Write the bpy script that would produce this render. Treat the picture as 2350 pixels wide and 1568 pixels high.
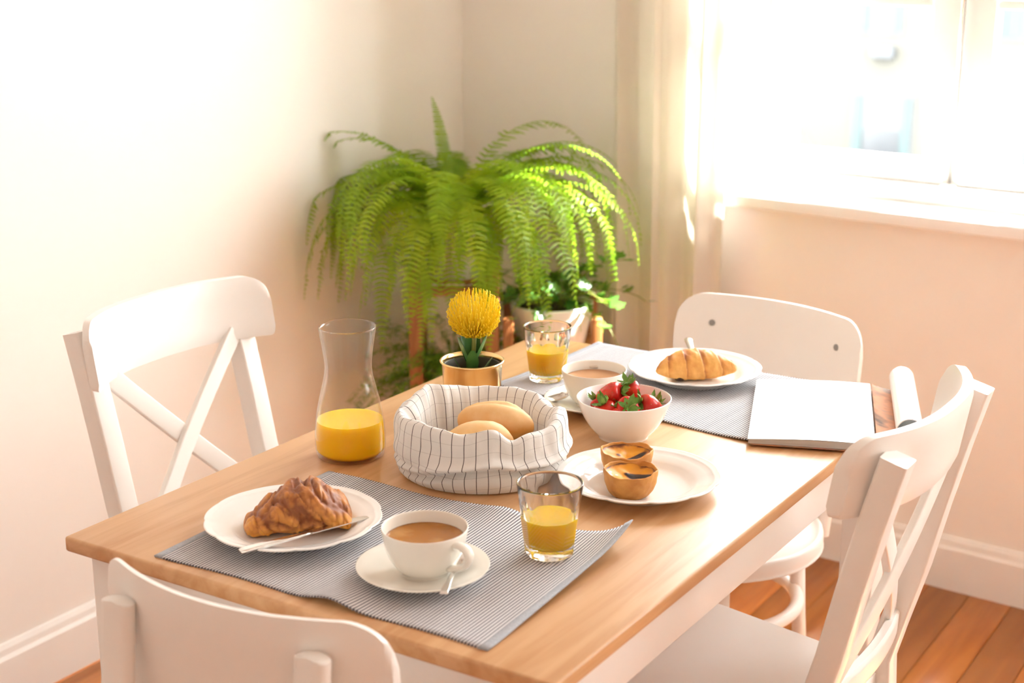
import bpy, bmesh, math, random
from math import sin, cos, pi, radians, sqrt, atan2, exp
from mathutils import Vector, Matrix, noise as mnoise, Euler

for o in list(bpy.data.objects):
    bpy.data.objects.remove(o, do_unlink=True)
scene = bpy.context.scene
C = scene.collection
random.seed(7)

# ------------------------------------------------------------------ camera, sky, sun, exposure
cam_d = bpy.data.cameras.new('camera')
cam = bpy.data.objects.new('camera', cam_d); C.objects.link(cam)
cam.location = (1.094, -1.8105, 1.520)
cam.rotation_euler = (pi/2 - 0.27231, 0, 0.5649)
cam_d.sensor_width = 36.0
cam_d.lens = 3471.1 / 2350 * 36.0
cam_d.clip_start = 0.05; cam_d.clip_end = 400
cam_d.dof.use_dof = True
cam_d.dof.focus_distance = 2.16
cam_d.dof.aperture_fstop = 4.5
scene.camera = cam

SKY = 8.0
SUN = 31.0
EXPO = 1.6
world = bpy.data.worlds.new('sky'); scene.world = world; world.use_nodes = True
bg = world.node_tree.nodes['Background']
bg.inputs[0].default_value = (0.97, 0.985, 1.0, 1); bg.inputs[1].default_value = SKY
sun_d = bpy.data.lights.new('sun', 'SUN'); sun_d.energy = SUN; sun_d.angle = radians(0.6); sun_d.color = (1, 0.98, 0.95)
sun = bpy.data.objects.new('sun', sun_d); C.objects.link(sun)
sdir = Vector((-0.80*cos(radians(55)), -0.60*cos(radians(55)), -sin(radians(55))))
sun.rotation_euler = sdir.to_track_quat('-Z', 'Y').to_euler()
sun.location = (3, 6, 6)
scene.view_settings.view_transform = 'Standard'
scene.view_settings.look = 'None'
scene.view_settings.gamma = 1.0
scene.view_settings.use_curve_mapping = False
scene.view_settings.exposure = EXPO
try:
    scene.cycles.max_bounces = 14; scene.cycles.diffuse_bounces = 7; scene.cycles.glossy_bounces = 5
    scene.cycles.transmission_bounces = 12; scene.cycles.transparent_max_bounces = 16
    scene.cycles.use_denoising = True
    scene.cycles.sample_clamp_indirect = 12
except Exception:
    pass

def portal(name, loc, rot, sx, sy):
    d = bpy.data.lights.new(name, 'AREA'); d.shape = 'RECTANGLE'; d.size = sx; d.size_y = sy
    d.cycles.is_portal = True
    o = bpy.data.objects.new(name, d); C.objects.link(o); o.location = loc; o.rotation_euler = rot
    return o

# ------------------------------------------------------------------ materials
def nt(m):
    return m.node_tree.nodes, m.node_tree.links
def mat(name, col, rough=0.5, col2=None, scale=20, detail=4, stretch=None, bump=0, bscale=None, metal=0, trans=0,
        ior=1.45, spec=0.5, sss=0, sss_rad=(0.01, 0.006, 0.003), lo=0.35, hi=0.65, coat=0, sheen=0):
    m = bpy.data.materials.new(name); m.use_nodes = True
    N, L = nt(m); b = N['Principled BSDF']
    b.inputs['Base Color'].default_value = (*col, 1)
    b.inputs['Roughness'].default_value = rough
    b.inputs['Metallic'].default_value = metal
    b.inputs['Transmission Weight'].default_value = trans
    b.inputs['IOR'].default_value = ior
    b.inputs['Specular IOR Level'].default_value = spec
    b.inputs['Coat Weight'].default_value = coat
    b.inputs['Sheen Weight'].default_value = sheen
    if sss:
        b.inputs['Subsurface Weight'].default_value = sss
        b.inputs['Subsurface Radius'].default_value = sss_rad
        b.inputs['Subsurface Scale'].default_value = 1.0
    tc = N.new('ShaderNodeTexCoord'); src = tc.outputs['Object']
    if stretch:
        mp = N.new('ShaderNodeMapping'); mp.inputs['Scale'].default_value = stretch
        L.new(src, mp.inputs['Vector']); src = mp.outputs['Vector']
    if col2 is not None:
        n = N.new('ShaderNodeTexNoise'); n.inputs['Scale'].default_value = scale; n.inputs['Detail'].default_value = detail
        L.new(src, n.inputs['Vector'])
        r = N.new('ShaderNodeValToRGB')
        r.color_ramp.elements[0].position = lo; r.color_ramp.elements[0].color = (*col, 1)
        r.color_ramp.elements[1].position = hi; r.color_ramp.elements[1].color = (*col2, 1)
        L.new(n.outputs['Fac'], r.inputs['Fac']); L.new(r.outputs['Color'], b.inputs['Base Color'])
    if bump:
        n2 = N.new('ShaderNodeTexNoise'); n2.inputs['Scale'].default_value = bscale or scale; n2.inputs['Detail'].default_value = 3
        L.new(src, n2.inputs['Vector'])
        bp = N.new('ShaderNodeBump'); bp.inputs['Strength'].default_value = bump; bp.inputs['Distance'].default_value = 0.002
        L.new(n2.outputs['Fac'], bp.inputs['Height']); L.new(bp.outputs['Normal'], b.inputs['Normal'])
    return m

def mathn(N, L, op, a, b=None, c=None):
    n = N.new('ShaderNodeMath'); n.operation = op
    for i, v in enumerate((a, b, c)):
        if v is None: continue
        if isinstance(v, (int, float)): n.inputs[i].default_value = v
        else: L.new(v, n.inputs[i])
    return n.outputs[0]
def mixc(N, L, fac, a, b):
    n = N.new('ShaderNodeMix'); n.data_type = 'RGBA'
    if isinstance(fac, (int, float)): n.inputs[0].default_value = fac
    else: L.new(fac, n.inputs[0])
    for i, v in ((6, a), (7, b)):
        if isinstance(v, tuple): n.inputs[i].default_value = (*v, 1)
        else: L.new(v, n.inputs[i])
    return n.outputs[2]

M = {}
M['wall'] = mat('wall_paint', (0.89, 0.85, 0.80), 0.75, (0.88, 0.84, 0.79), 3, bump=0.05, bscale=160, spec=0.25)
M['ceiling'] = mat('ceiling_paint', (0.88, 0.87, 0.85), 0.8, (0.87, 0.86, 0.84), 4)
M['trim'] = mat('trim_paint', (0.88, 0.855, 0.82), 0.4, (0.87, 0.845, 0.81), 8)
M['sash'] = mat('window_paint', (0.88, 0.87, 0.85), 0.35, (0.87, 0.86, 0.84), 9)
M['white'] = mat('chair_lacquer', (0.86, 0.835, 0.80), 0.3, (0.85, 0.825, 0.79), 12, spec=0.5)
M['table_white'] = mat('table_lacquer', (0.86, 0.84, 0.81), 0.32, (0.85, 0.83, 0.80), 12)
M['porc'] = mat('porcelain', (0.85, 0.83, 0.80), 0.12, (0.845, 0.825, 0.795), 10, spec=0.5)
M['cupw'] = mat('stoneware', (0.83, 0.80, 0.73), 0.15, (0.825, 0.795, 0.725), 10)
M['steel'] = mat('steel', (0.78, 0.77, 0.75), 0.14, (0.74, 0.73, 0.71), 30, metal=1)
M['screw'] = mat('screw_steel', (0.30, 0.30, 0.29), 0.4, (0.26, 0.26, 0.25), 60, metal=0.8)
M['brass'] = mat('brass', (0.88, 0.73, 0.43), 0.17, (0.80, 0.57, 0.22), 20, metal=1)
M['soil'] = mat('soil', (0.035, 0.022, 0.012), 0.95, (0.06, 0.04, 0.02), 120, bump=0.6)
M['choc'] = mat('chocolate', (0.025, 0.010, 0.006), 0.35, (0.04, 0.016, 0.01), 60)
M['liner'] = mat('dark_plastic', (0.035, 0.03, 0.012), 0.45, (0.045, 0.038, 0.016), 30)
M['juice'] = mat('orange_juice', (1.0, 0.60, 0.004), 0.25, (1.0, 0.57, 0.003), 8, sss=0.6, sss_rad=(0.030, 0.018, 0.002))
M['coffee'] = mat('coffee', (0.36, 0.14, 0.02), 0.10, (0.50, 0.24, 0.06), 28, lo=0.45, hi=0.7)
M['tea'] = mat('milky_coffee', (0.52, 0.27, 0.13), 0.12, (0.56, 0.30, 0.15), 30)
M['bread'] = mat('bread_crust', (0.78, 0.46, 0.17), 0.6, (0.84, 0.64, 0.38), 16, bump=0.15, bscale=90, lo=0.3, hi=0.7)
def flour(m):
    N, L = nt(m); b = N['Principled BSDF']; src = b.inputs['Base Color'].links[0].from_socket
    tc = N.new('ShaderNodeTexCoord'); sx = N.new('ShaderNodeSeparateXYZ'); L.new(tc.outputs['Object'], sx.inputs[0])
    n = N.new('ShaderNodeTexNoise'); n.inputs['Scale'].default_value = 45; n.inputs['Detail'].default_value = 4; L.new(tc.outputs['Object'], n.inputs['Vector'])
    h = mathn(N, L, 'ADD', mathn(N, L, 'MULTIPLY', sx.outputs[2], 40.0), mathn(N, L, 'MULTIPLY', mathn(N, L, 'SUBTRACT', n.outputs['Fac'], 0.5), 1.2))
    r = N.new('ShaderNodeMapRange'); r.inputs[1].default_value = 0.1; r.inputs[2].default_value = 1.15; L.new(h, r.inputs[0])
    L.new(mixc(N, L, r.outputs[0], (0.72, 0.34, 0.08), src), b.inputs['Base Color'])
flour(M['bread'])
M['pot_white'] = mat('white_glaze', (0.82, 0.80, 0.77), 0.25, (0.81, 0.79, 0.76), 14)
M['terracotta'] = mat('terracotta', (0.55, 0.22, 0.09), 0.7, (0.50, 0.19, 0.08), 30)
M['stand'] = mat('stand_wood', (0.42, 0.17, 0.055), 0.45, (0.34, 0.12, 0.035), 14, stretch=(6, 6, 0.7))
M['fern'] = mat('fern_leaf', (0.10, 0.24, 0.008), 0.42, (0.28, 0.43, 0.016), 9)
M['fern_old'] = mat('fern_stalk', (0.20, 0.24, 0.03), 0.5, (0.25, 0.26, 0.04), 12)
M['ivy'] = mat('ivy_leaf', (0.03, 0.14, 0.02), 0.3, (0.12, 0.26, 0.05), 30)
M['aspara'] = mat('asparagus_leaf', (0.08, 0.21, 0.02), 0.5, (0.16, 0.32, 0.03), 12)
M['fleaf'] = mat('protea_leaf', (0.05, 0.16, 0.035), 0.35, (0.09, 0.22, 0.05), 40)
M['fstem'] = mat('protea_stem', (0.25, 0.27, 0.06), 0.5, (0.30, 0.30, 0.08), 60)
M['petal'] = mat('protea_style', (0.98, 0.78, 0.015), 0.45, (0.98, 0.84, 0.06), 50)
M['petalc'] = mat('protea_core', (0.55, 0.30, 0.01), 0.6, (0.72, 0.45, 0.02), 120)
M['straw'] = mat('strawberry_flesh', (0.50, 0.012, 0.012), 0.25, (0.72, 0.05, 0.02), 30, sss=0.15)
M['calyx'] = mat('strawberry_leaf', (0.10, 0.25, 0.03), 0.45, (0.24, 0.38, 0.07), 60)
M['pastry'] = mat('pastry_shell', (0.66, 0.32, 0.08), 0.6, (0.42, 0.15, 0.025), 34, bump=0.35, bscale=90, lo=0.42, hi=0.72)
M['paper'] = mat('magazine_paper', (0.88, 0.88, 0.87), 0.3, (0.80, 0.81, 0.81), 9, lo=0.5, hi=0.9, coat=0.3)
M['paper_edge'] = mat('paper_edge', (0.45, 0.44, 0.42), 0.7, (0.62, 0.61, 0.58), 400, stretch=(0.02, 0.02, 8))
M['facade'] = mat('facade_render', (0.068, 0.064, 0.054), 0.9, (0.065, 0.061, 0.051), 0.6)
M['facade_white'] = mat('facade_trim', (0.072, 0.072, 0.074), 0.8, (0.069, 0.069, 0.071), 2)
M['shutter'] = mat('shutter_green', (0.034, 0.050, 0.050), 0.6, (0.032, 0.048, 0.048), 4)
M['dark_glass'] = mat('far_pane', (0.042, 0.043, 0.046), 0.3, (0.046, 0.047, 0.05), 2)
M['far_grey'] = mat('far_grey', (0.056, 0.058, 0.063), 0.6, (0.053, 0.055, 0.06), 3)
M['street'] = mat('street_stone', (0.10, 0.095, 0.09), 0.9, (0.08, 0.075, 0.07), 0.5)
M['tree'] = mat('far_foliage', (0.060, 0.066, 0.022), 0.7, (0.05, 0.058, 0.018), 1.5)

def make_leaf_translucent(m, amt, tint):
    N, L = nt(m); b = N['Principled BSDF']; out = N['Material Output']
    t = N.new('ShaderNodeBsdfTranslucent'); mx = N.new('ShaderNodeMixShader'); mx.inputs[0].default_value = amt
    t.inputs['Color'].default_value = (*tint, 1)
    L.new(b.outputs[0], mx.inputs[1]); L.new(t.outputs[0], mx.inputs[2]); L.new(mx.outputs[0], out.inputs['Surface'])
make_leaf_translucent(M['fern'], 0.46, (0.55, 0.72, 0.03))
make_leaf_translucent(M['ivy'], 0.25, (0.35, 0.55, 0.06))
make_leaf_translucent(M['aspara'], 0.4, (0.28, 0.48, 0.04))
make_leaf_translucent(M['petal'], 0.4, (0.98, 0.78, 0.03))
M['curtain'] = mat('curtain_cloth', (0.87, 0.835, 0.78), 0.85, (0.86, 0.825, 0.77), 60, bump=0.1, bscale=400)
make_leaf_translucent(M['curtain'], 0.45, (0.86, 0.825, 0.76))

# clear glass for drinkware (thick, refracting) and thin window panes
M['glass'] = mat('clear_glass', (0.985, 0.99, 0.985), 0.0, trans=1.0, ior=1.47)
def thin_glass(name, keep):
    m = bpy.data.materials.new(name); m.use_nodes = True; N, L = nt(m); b = N['Principled BSDF']; out = N['Material Output']
    b.inputs['Base Color'].default_value = (0.99, 0.995, 0.99, 1); b.inputs['Roughness'].default_value = 0.0
    b.inputs['Transmission Weight'].default_value = 1.0; b.inputs['IOR'].default_value = 1.45
    tr = N.new('ShaderNodeBsdfTransparent'); tr.inputs[0].default_value = (0.995, 0.997, 0.995, 1)
    gl = N.new('ShaderNodeBsdfGlossy'); gl.inputs['Roughness'].default_value = 0.015
    fr = N.new('ShaderNodeLayerWeight'); fr.inputs[0].default_value = 0.5
    mx = N.new('ShaderNodeMixShader'); L.new(mathn(N, L, 'MULTIPLY_ADD', mathn(N, L, 'POWER', fr.outputs['Facing'], 3.0), 0.6, 0.02), mx.inputs[0]); L.new(tr.outputs[0], mx.inputs[1]); L.new(gl.outputs[0], mx.inputs[2])
    m2 = N.new('ShaderNodeMixShader'); m2.inputs[0].default_value = keep; L.new(mx.outputs[0], m2.inputs[1]); L.new(b.outputs[0], m2.inputs[2])
    L.new(m2.outputs[0], out.inputs['Surface']); return m
M['glass'] = thin_glass('clear_glass', 1.0)
M['carafe_glass'] = thin_glass('thin_clear_glass', 0.0)
def pane_mat():
    m = bpy.data.materials.new('window_glass'); m.use_nodes = True; N, L = nt(m)
    for n in list(N):
        if n.type != 'OUTPUT_MATERIAL': N.remove(n)
    out = [n for n in N if n.type == 'OUTPUT_MATERIAL'][0]
    tr = N.new('ShaderNodeBsdfTransparent'); tr.inputs[0].default_value = (0.96, 0.98, 0.975, 1)
    gl = N.new('ShaderNodeBsdfGlossy'); gl.inputs['Roughness'].default_value = 0.02
    fr = N.new('ShaderNodeLayerWeight'); fr.inputs[0].default_value = 0.5
    mx = N.new('ShaderNodeMixShader')
    L.new(mathn(N, L, 'MULTIPLY_ADD', mathn(N, L, 'POWER', fr.outputs['Facing'], 5.0), 0.5, 0.02), mx.inputs[0]); L.new(tr.outputs[0], mx.inputs[1]); L.new(gl.outputs[0], mx.inputs[2])
    L.new(mx.outputs[0], out.inputs[0]); return m
M['pane'] = pane_mat()

def wood_mat(name, c1, c2, knot, grain=(38, 3.0, 38), rough=0.35, knots=True, spec=0.5, coat=0.0):
    m = bpy.data.materials.new(name); m.use_nodes = True; N, L = nt(m); b = N['Principled BSDF']
    tc = N.new('ShaderNodeTexCoord'); oi = N.new('ShaderNodeObjectInfo')
    ad = N.new('ShaderNodeVectorMath'); ad.operation = 'ADD'
    sc = N.new('ShaderNodeVectorMath'); sc.operation = 'SCALE'; sc.inputs['Scale'].default_value = 7.3
    cb = N.new('ShaderNodeCombineXYZ'); L.new(oi.outputs['Random'], cb.inputs[1]); L.new(oi.outputs['Random'], cb.inputs[0])
    L.new(cb.outputs[0], sc.inputs[0]); L.new(tc.outputs['Object'], ad.inputs[0]); L.new(sc.outputs[0], ad.inputs[1])
    mp = N.new('ShaderNodeMapping'); mp.inputs['Scale'].default_value = grain; L.new(ad.outputs[0], mp.inputs[0])
    n1 = N.new('ShaderNodeTexNoise'); n1.inputs['Scale'].default_value = 1.0; n1.inputs['Detail'].default_value = 6
    n1.inputs['Distortion'].default_value = 0.6; L.new(mp.outputs[0], n1.inputs['Vector'])
    n2 = N.new('ShaderNodeTexNoise'); n2.inputs['Scale'].default_value = 4.0; L.new(ad.outputs[0], n2.inputs['Vector'])
    r1 = N.new('ShaderNodeMapRange'); r1.inputs[1].default_value = 0.40; r1.inputs[2].default_value = 0.64; L.new(n1.outputs['Fac'], r1.inputs[0])
    col = mixc(N, L, r1.outputs[0], c1, c2)
    tone = mathn(N, L, 'MULTIPLY', n2.outputs['Fac'], 0.35)
    col = mixc(N, L, tone, col, c2)
    if knots:
        mp2 = N.new('ShaderNodeMapping'); mp2.inputs['Scale'].default_value = (6.5, 3.8, 6.5); L.new(ad.outputs[0], mp2.inputs[0])
        v = N.new('ShaderNodeTexVoronoi'); v.inputs['Scale'].default_value = 1.0; v.inputs['Randomness'].default_value = 1.0; L.new(mp2.outputs[0], v.inputs['Vector'])
        k = N.new('ShaderNodeMapRange'); k.inputs[1].default_value = 0.04; k.inputs[2].default_value = 0.13; k.inputs[3].default_value = 1; k.inputs[4].default_value = 0
        L.new(v.outputs['Distance'], k.inputs[0])
        kk = mathn(N, L, 'MULTIPLY', k.outputs[0], 0.75)
        col = mixc(N, L, kk, col, knot)
    L.new(col, b.inputs['Base Color'])
    b.inputs['Roughness'].default_value = rough; b.inputs['Specular IOR Level'].default_value = spec; b.inputs['Coat Weight'].default_value = coat
    b.inputs['Coat Roughness'].default_value = 0.3
    bp = N.new('ShaderNodeBump'); bp.inputs['Strength'].default_value = 0.06; bp.inputs['Distance'].default_value = 0.001
    L.new(n1.outputs['Fac'], bp.inputs['Height']); L.new(bp.outputs[0], b.inputs['Normal'])
    return m
M['pine'] = wood_mat('pine_top', (0.66, 0.40, 0.205), (0.53, 0.275, 0.115), (0.34, 0.12, 0.04), rough=0.34)

def plank_mat():
    m = wood_mat('floor_plank', (0.56, 0.205, 0.042), (0.42, 0.13, 0.024), (0.15, 0.05, 0.015), grain=(30, 2.0, 30), rough=0.33, knots=False)
    N, L = nt(m); b = N['Principled BSDF']
    src = b.inputs['Base Color'].links[0].from_socket
    oi = N.new('ShaderNodeObjectInfo'); hs = N.new('ShaderNodeHueSaturation')
    v = mathn(N, L, 'MULTIPLY_ADD', oi.outputs['Random'], 0.7, 0.72)
    L.new(v, hs.inputs['Value']); L.new(src, hs.inputs['Color']); L.new(hs.outputs[0], b.inputs['Base Color'])
    return m
M['plank'] = plank_mat()

def mat_stripes():
    m = bpy.data.materials.new('ribbed_cotton'); m.use_nodes = True; N, L = nt(m); b = N['Principled BSDF']
    tc = N.new('ShaderNodeTexCoord'); sx = N.new('ShaderNodeSeparateXYZ'); L.new(tc.outputs['Object'], sx.inputs[0])
    f = mathn(N, L, 'FRACT', mathn(N, L, 'DIVIDE', sx.outputs[0], 0.0046))
    tri = mathn(N, L, 'ABSOLUTE', mathn(N, L, 'SUBTRACT', f, 0.5))
    s = N.new('ShaderNodeMapRange'); s.inputs[1].default_value = 0.22; s.inputs[2].default_value = 0.30; L.new(tri, s.inputs[0])
    n = N.new('ShaderNodeTexNoise'); n.inputs['Scale'].default_value = 1.0; n.inputs['Detail'].default_value = 2
    mp = N.new('ShaderNodeMapping'); mp.inputs['Scale'].default_value = (70, 0.5, 1); L.new(tc.outputs['Object'], mp.inputs[0]); L.new(mp.outputs[0], n.inputs['Vector'])
    dark = mixc(N, L, n.outputs['Fac'], (0.10, 0.092, 0.11), (0.25, 0.24, 0.27))
    col = mixc(N, L, s.outputs[0], (0.76, 0.75, 0.76), dark)
    n2 = N.new('ShaderNodeTexNoise'); n2.inputs['Scale'].default_value = 700; L.new(tc.outputs['Object'], n2.inputs['Vector'])
    bp = N.new('ShaderNodeBump'); bp.inputs['Strength'].default_value = 0.3; bp.inputs['Distance'].default_value = 0.0005
    L.new(n2.outputs['Fac'], bp.inputs['Height']); L.new(bp.outputs[0], b.inputs['Normal'])
    L.new(col, b.inputs['Base Color']); b.inputs['Roughness'].default_value = 0.9; b.inputs['Specular IOR Level'].default_value = 0.2
    return m
M['mat'] = mat_stripes()
M['hem'] = mat('mat_hem', (0.46, 0.48, 0.52), 0.9, (0.36, 0.38, 0.42), 500, bump=0.3)

def cloth_grid():
    m = bpy.data.materials.new('checked_cloth'); m.use_nodes = True; N, L = nt(m); b = N['Principled BSDF']
    uv = N.new('ShaderNodeUVMap'); uv.uv_map = 'UVMap'; sx = N.new('ShaderNodeSeparateXYZ'); L.new(uv.outputs[0], sx.inputs[0])
    def line(c, per, w):
        f = mathn(N, L, 'FRACT', mathn(N, L, 'DIVIDE', c, per))
        d = mathn(N, L, 'ABSOLUTE', mathn(N, L, 'SUBTRACT', f, 0.5))
        return mathn(N, L, 'LESS_THAN', d, w / per / 2)
    col = mixc(N, L, mathn(N, L, 'MULTIPLY', line(sx.outputs[1], 0.0182, 0.0008), 0.22), (0.86, 0.84, 0.81), (0.18, 0.15, 0.14))
    col = mixc(N, L, mathn(N, L, 'MULTIPLY', line(sx.outputs[0], 0.0172, 0.00115), 0.92), col, (0.06, 0.04, 0.04))
    L.new(col, b.inputs['Base Color']); b.inputs['Roughness'].default_value = 0.85; b.inputs['Sheen Weight'].default_value = 0.2
    b.inputs['Specular IOR Level'].default_value = 0.25
    tc = N.new('ShaderNodeTexCoord')
    n2 = N.new('ShaderNodeTexNoise'); n2.inputs['Scale'].default_value = 55; n2.inputs['Detail'].default_value = 4; L.new(tc.outputs['Object'], n2.inputs['Vector'])
    bp = N.new('ShaderNodeBump'); bp.inputs['Strength'].default_value = 0.35; bp.inputs['Distance'].default_value = 0.004
    L.new(n2.outputs['Fac'], bp.inputs['Height']); L.new(bp.outputs[0], b.inputs['Normal'])
    t = N.new('ShaderNodeBsdfTranslucent'); mx = N.new('ShaderNodeMixShader'); mx.inputs[0].default_value = 0.22
    L.new(col, t.inputs[0]); out = N['Material Output']
    L.new(b.outputs[0], mx.inputs[1]); L.new(t.outputs[0], mx.inputs[2]); L.new(mx.outputs[0], out.inputs[0])
    return m
M['check'] = cloth_grid()

def croissant_mat(name, a, bcol, dark):
    m = bpy.data.materials.new(name); m.use_nodes = True; N, L = nt(m); b = N['Principled BSDF']
    at = N.new('ShaderNodeAttribute'); at.attribute_name = 'ridge'
    tc = N.new('ShaderNodeTexCoord'); n = N.new('ShaderNodeTexNoise'); n.inputs['Scale'].default_value = 70; n.inputs['Detail'].default_value = 5
    L.new(tc.outputs['Object'], n.inputs['Vector'])
    f = mathn(N, L, 'ADD', at.outputs['Fac'], mathn(N, L, 'MULTIPLY', mathn(N, L, 'SUBTRACT', n.outputs['Fac'], 0.5), 0.9))
    r = N.new('ShaderNodeValToRGB'); e = r.color_ramp.elements
    e[0].position = 0.05; e[0].color = (*a, 1); e[1].position = 0.95; e[1].color = (*dark, 1)
    x = e.new(0.5); x.color = (*bcol, 1)
    L.new(f, r.inputs[0]); L.new(r.outputs[0], b.inputs['Base Color'])
    b.inputs['Roughness'].default_value = 0.5; b.inputs['Subsurface Weight'].default_value = 0.08
    b.inputs['Subsurface Radius'].default_value = (0.006, 0.003, 0.001)
    n3 = N.new('ShaderNodeTexNoise'); n3.inputs['Scale'].default_value = 130; n3.inputs['Detail'].default_value = 4; L.new(tc.outputs['Object'], n3.inputs['Vector'])
    bp = N.new('ShaderNodeBump'); bp.inputs['Strength'].default_value = 0.4; bp.inputs['Distance'].default_value = 0.002
    L.new(n3.outputs['Fac'], bp.inputs['Height']); L.new(bp.outputs[0], b.inputs['Normal'])
    return m
M['crois1'] = croissant_mat('crumpled_crust', (0.78, 0.38, 0.06), (0.56, 0.22, 0.045), (0.26, 0.075, 0.018))
M['crois2'] = croissant_mat('golden_crust', (0.82, 0.46, 0.13), (0.68, 0.30, 0.065), (0.30, 0.08, 0.02))

def custard_mat():
    m = bpy.data.materials.new('burnt_custard'); m.use_nodes = True; N, L = nt(m); b = N['Principled BSDF']
    tc = N.new('ShaderNodeTexCoord'); oi = N.new('ShaderNodeObjectInfo')
    n = N.new('ShaderNodeTexNoise'); n.inputs['Scale'].default_value = 45; n.inputs['Detail'].default_value = 3
    n.noise_dimensions = '4D'; L.new(oi.outputs['Random'], n.inputs['W']); L.new(tc.outputs['Object'], n.inputs['Vector'])
    at = N.new('ShaderNodeAttribute'); at.attribute_name = 'burn'
    f = mathn(N, L, 'ADD', n.outputs['Fac'], at.outputs['Fac'])
    r = N.new('ShaderNodeValToRGB'); e = r.color_ramp.elements
    e[0].position = 0.38; e[0].color = (0.74, 0.32, 0.012, 1); e[1].position = 0.92; e[1].color = (0.02, 0.01, 0.008, 1)
    x = e.new(0.62); x.color = (0.66, 0.27, 0.02, 1); x = e.new(0.76); x.color = (0.20, 0.06, 0.015, 1)
    L.new(f, r.inputs[0])
    at2 = N.new('ShaderNodeAttribute'); at2.attribute_name = 'sugar'
    n2 = N.new('ShaderNodeTexNoise'); n2.inputs['Scale'].default_value = 160; n2.inputs['Detail'].default_value = 2; L.new(tc.outputs['Object'], n2.inputs['Vector'])
    s = N.new('ShaderNodeMapRange'); s.inputs[1].default_value = 0.95; s.inputs[2].default_value = 1.1
    L.new(mathn(N, L, 'ADD', at2.outputs['Fac'], n2.outputs['Fac']), s.inputs[0])
    col = mixc(N, L, s.outputs[0], r.outputs[0], (0.86, 0.80, 0.78))
    L.new(col, b.inputs['Base Color']); b.inputs['Roughness'].default_value = 0.42; b.inputs['Specular IOR Level'].default_value = 0.3
    return m
M['custard'] = custard_mat()

def print_mat():
    m = bpy.data.materials.new('printed_page'); m.use_nodes = True; N, L = nt(m); b = N['Principled BSDF']
    tc = N.new('ShaderNodeTexCoord'); n = N.new('ShaderNodeTexNoise'); n.inputs['Scale'].default_value = 14; n.inputs['Detail'].default_value = 3
    L.new(tc.outputs['Object'], n.inputs['Vector'])
    r = N.new('ShaderNodeValToRGB'); e = r.color_ramp.elements
    e[0].position = 0.3; e[0].color = (0.10, 0.07, 0.05, 1); e[1].position = 0.75; e[1].color = (0.75, 0.18, 0.16, 1)
    x = e.new(0.45); x.color = (0.62, 0.28, 0.14, 1); x = e.new(0.58); x.color = (0.30, 0.22, 0.16, 1)
    L.new(n.outputs['Fac'], r.inputs[0]); L.new(r.outputs[0], b.inputs['Base Color']); b.inputs['Roughness'].default_value = 0.7; b.inputs['Specular IOR Level'].default_value = 0.2
    return m
M['print'] = print_mat()

# ------------------------------------------------------------------ helpers
def link(o, parent=None):
    C.objects.link(o)
    if parent is not None: o.parent = parent
    return o
def tag(o, label=None, cat=None, group=None, kind=None):
    if label: o['label'] = label
    if cat: o['category'] = cat
    if group: o['group'] = group
    if kind: o['kind'] = kind
    return o
def thing(name, label, cat, loc=(0, 0, 0), rz=0, group=None):
    o = bpy.data.objects.new(name, None); o.empty_display_size = 0.05
    C.objects.link(o); o.location = loc; o.rotation_euler = (0, 0, rz)
    return tag(o, label, cat, group)
def mk(name, verts, faces, m, parent=None, smooth=True, loc=None, rot=None, autos=None):
    me = bpy.data.meshes.new(name); me.from_pydata([tuple(v) for v in verts], [], faces); me.update()
    bm = bmesh.new(); bm.from_mesh(me); bmesh.ops.recalc_face_normals(bm, faces=bm.faces); bm.to_mesh(me); bm.free()
    me.materials.append(M[m] if isinstance(m, str) else m)
    if smooth:
        if autos: me.shade_smooth(); me.set_sharp_from_angle(angle=radians(autos))
        else: me.shade_smooth()
    o = bpy.data.objects.new(name, me); link(o, parent)
    if loc: o.location = loc
    if rot: o.rotation_euler = rot
    return o
def fromshare(name, me, parent, loc=(0, 0, 0), rot=(0, 0, 0), scale=(1, 1, 1)):
    o = bpy.data.objects.new(name, me); link(o, parent); o.location = loc; o.rotation_euler = rot; o.scale = scale
    return o
class G:
    """collects verts and faces of one mesh"""
    def __init__(s): s.v = []; s.f = []
    def add(s, v, f):
        k = len(s.v); s.v += [Vector(x) for x in v]; s.f += [tuple(i + k for i in q) for q in f]; return s
    def box(s, x0, x1, y0, y1, z0, z1):
        return s.add([(x0, y0, z0), (x1, y0, z0), (x1, y1, z0), (x0, y1, z0), (x0, y0, z1), (x1, y0, z1), (x1, y1, z1), (x0, y1, z1)],
                     [(3, 2, 1, 0), (4, 5, 6, 7), (0, 1, 5, 4), (1, 2, 6, 5), (2, 3, 7, 6), (3, 0, 4, 7)])
    def build(s, name, m, parent=None, **k): return mk(name, s.v, s.f, m, parent, **k)
def bevel_obj(o, w, seg=2, ang=35):
    me = o.data; bm = bmesh.new(); bm.from_mesh(me)
    es = [e for e in bm.edges if len(e.link_faces) == 2 and e.calc_face_angle(0) > radians(ang)]
    bmesh.ops.bevel(bm, geom=es, offset=w, segments=seg, affect='EDGES', profile=0.5, clamp_overlap=True)
    bm.to_mesh(me); bm.free(); me.shade_smooth(); me.set_sharp_from_angle(angle=radians(50))
    return o
def bbox(name, x0, x1, y0, y1, z0, z1, m, parent=None, bev=0.003, seg=2):
    o = G().box(x0, x1, y0, y1, z0, z1).build(name, m, parent, smooth=False)
    if bev: bevel_obj(o, bev, seg)
    return o
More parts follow.
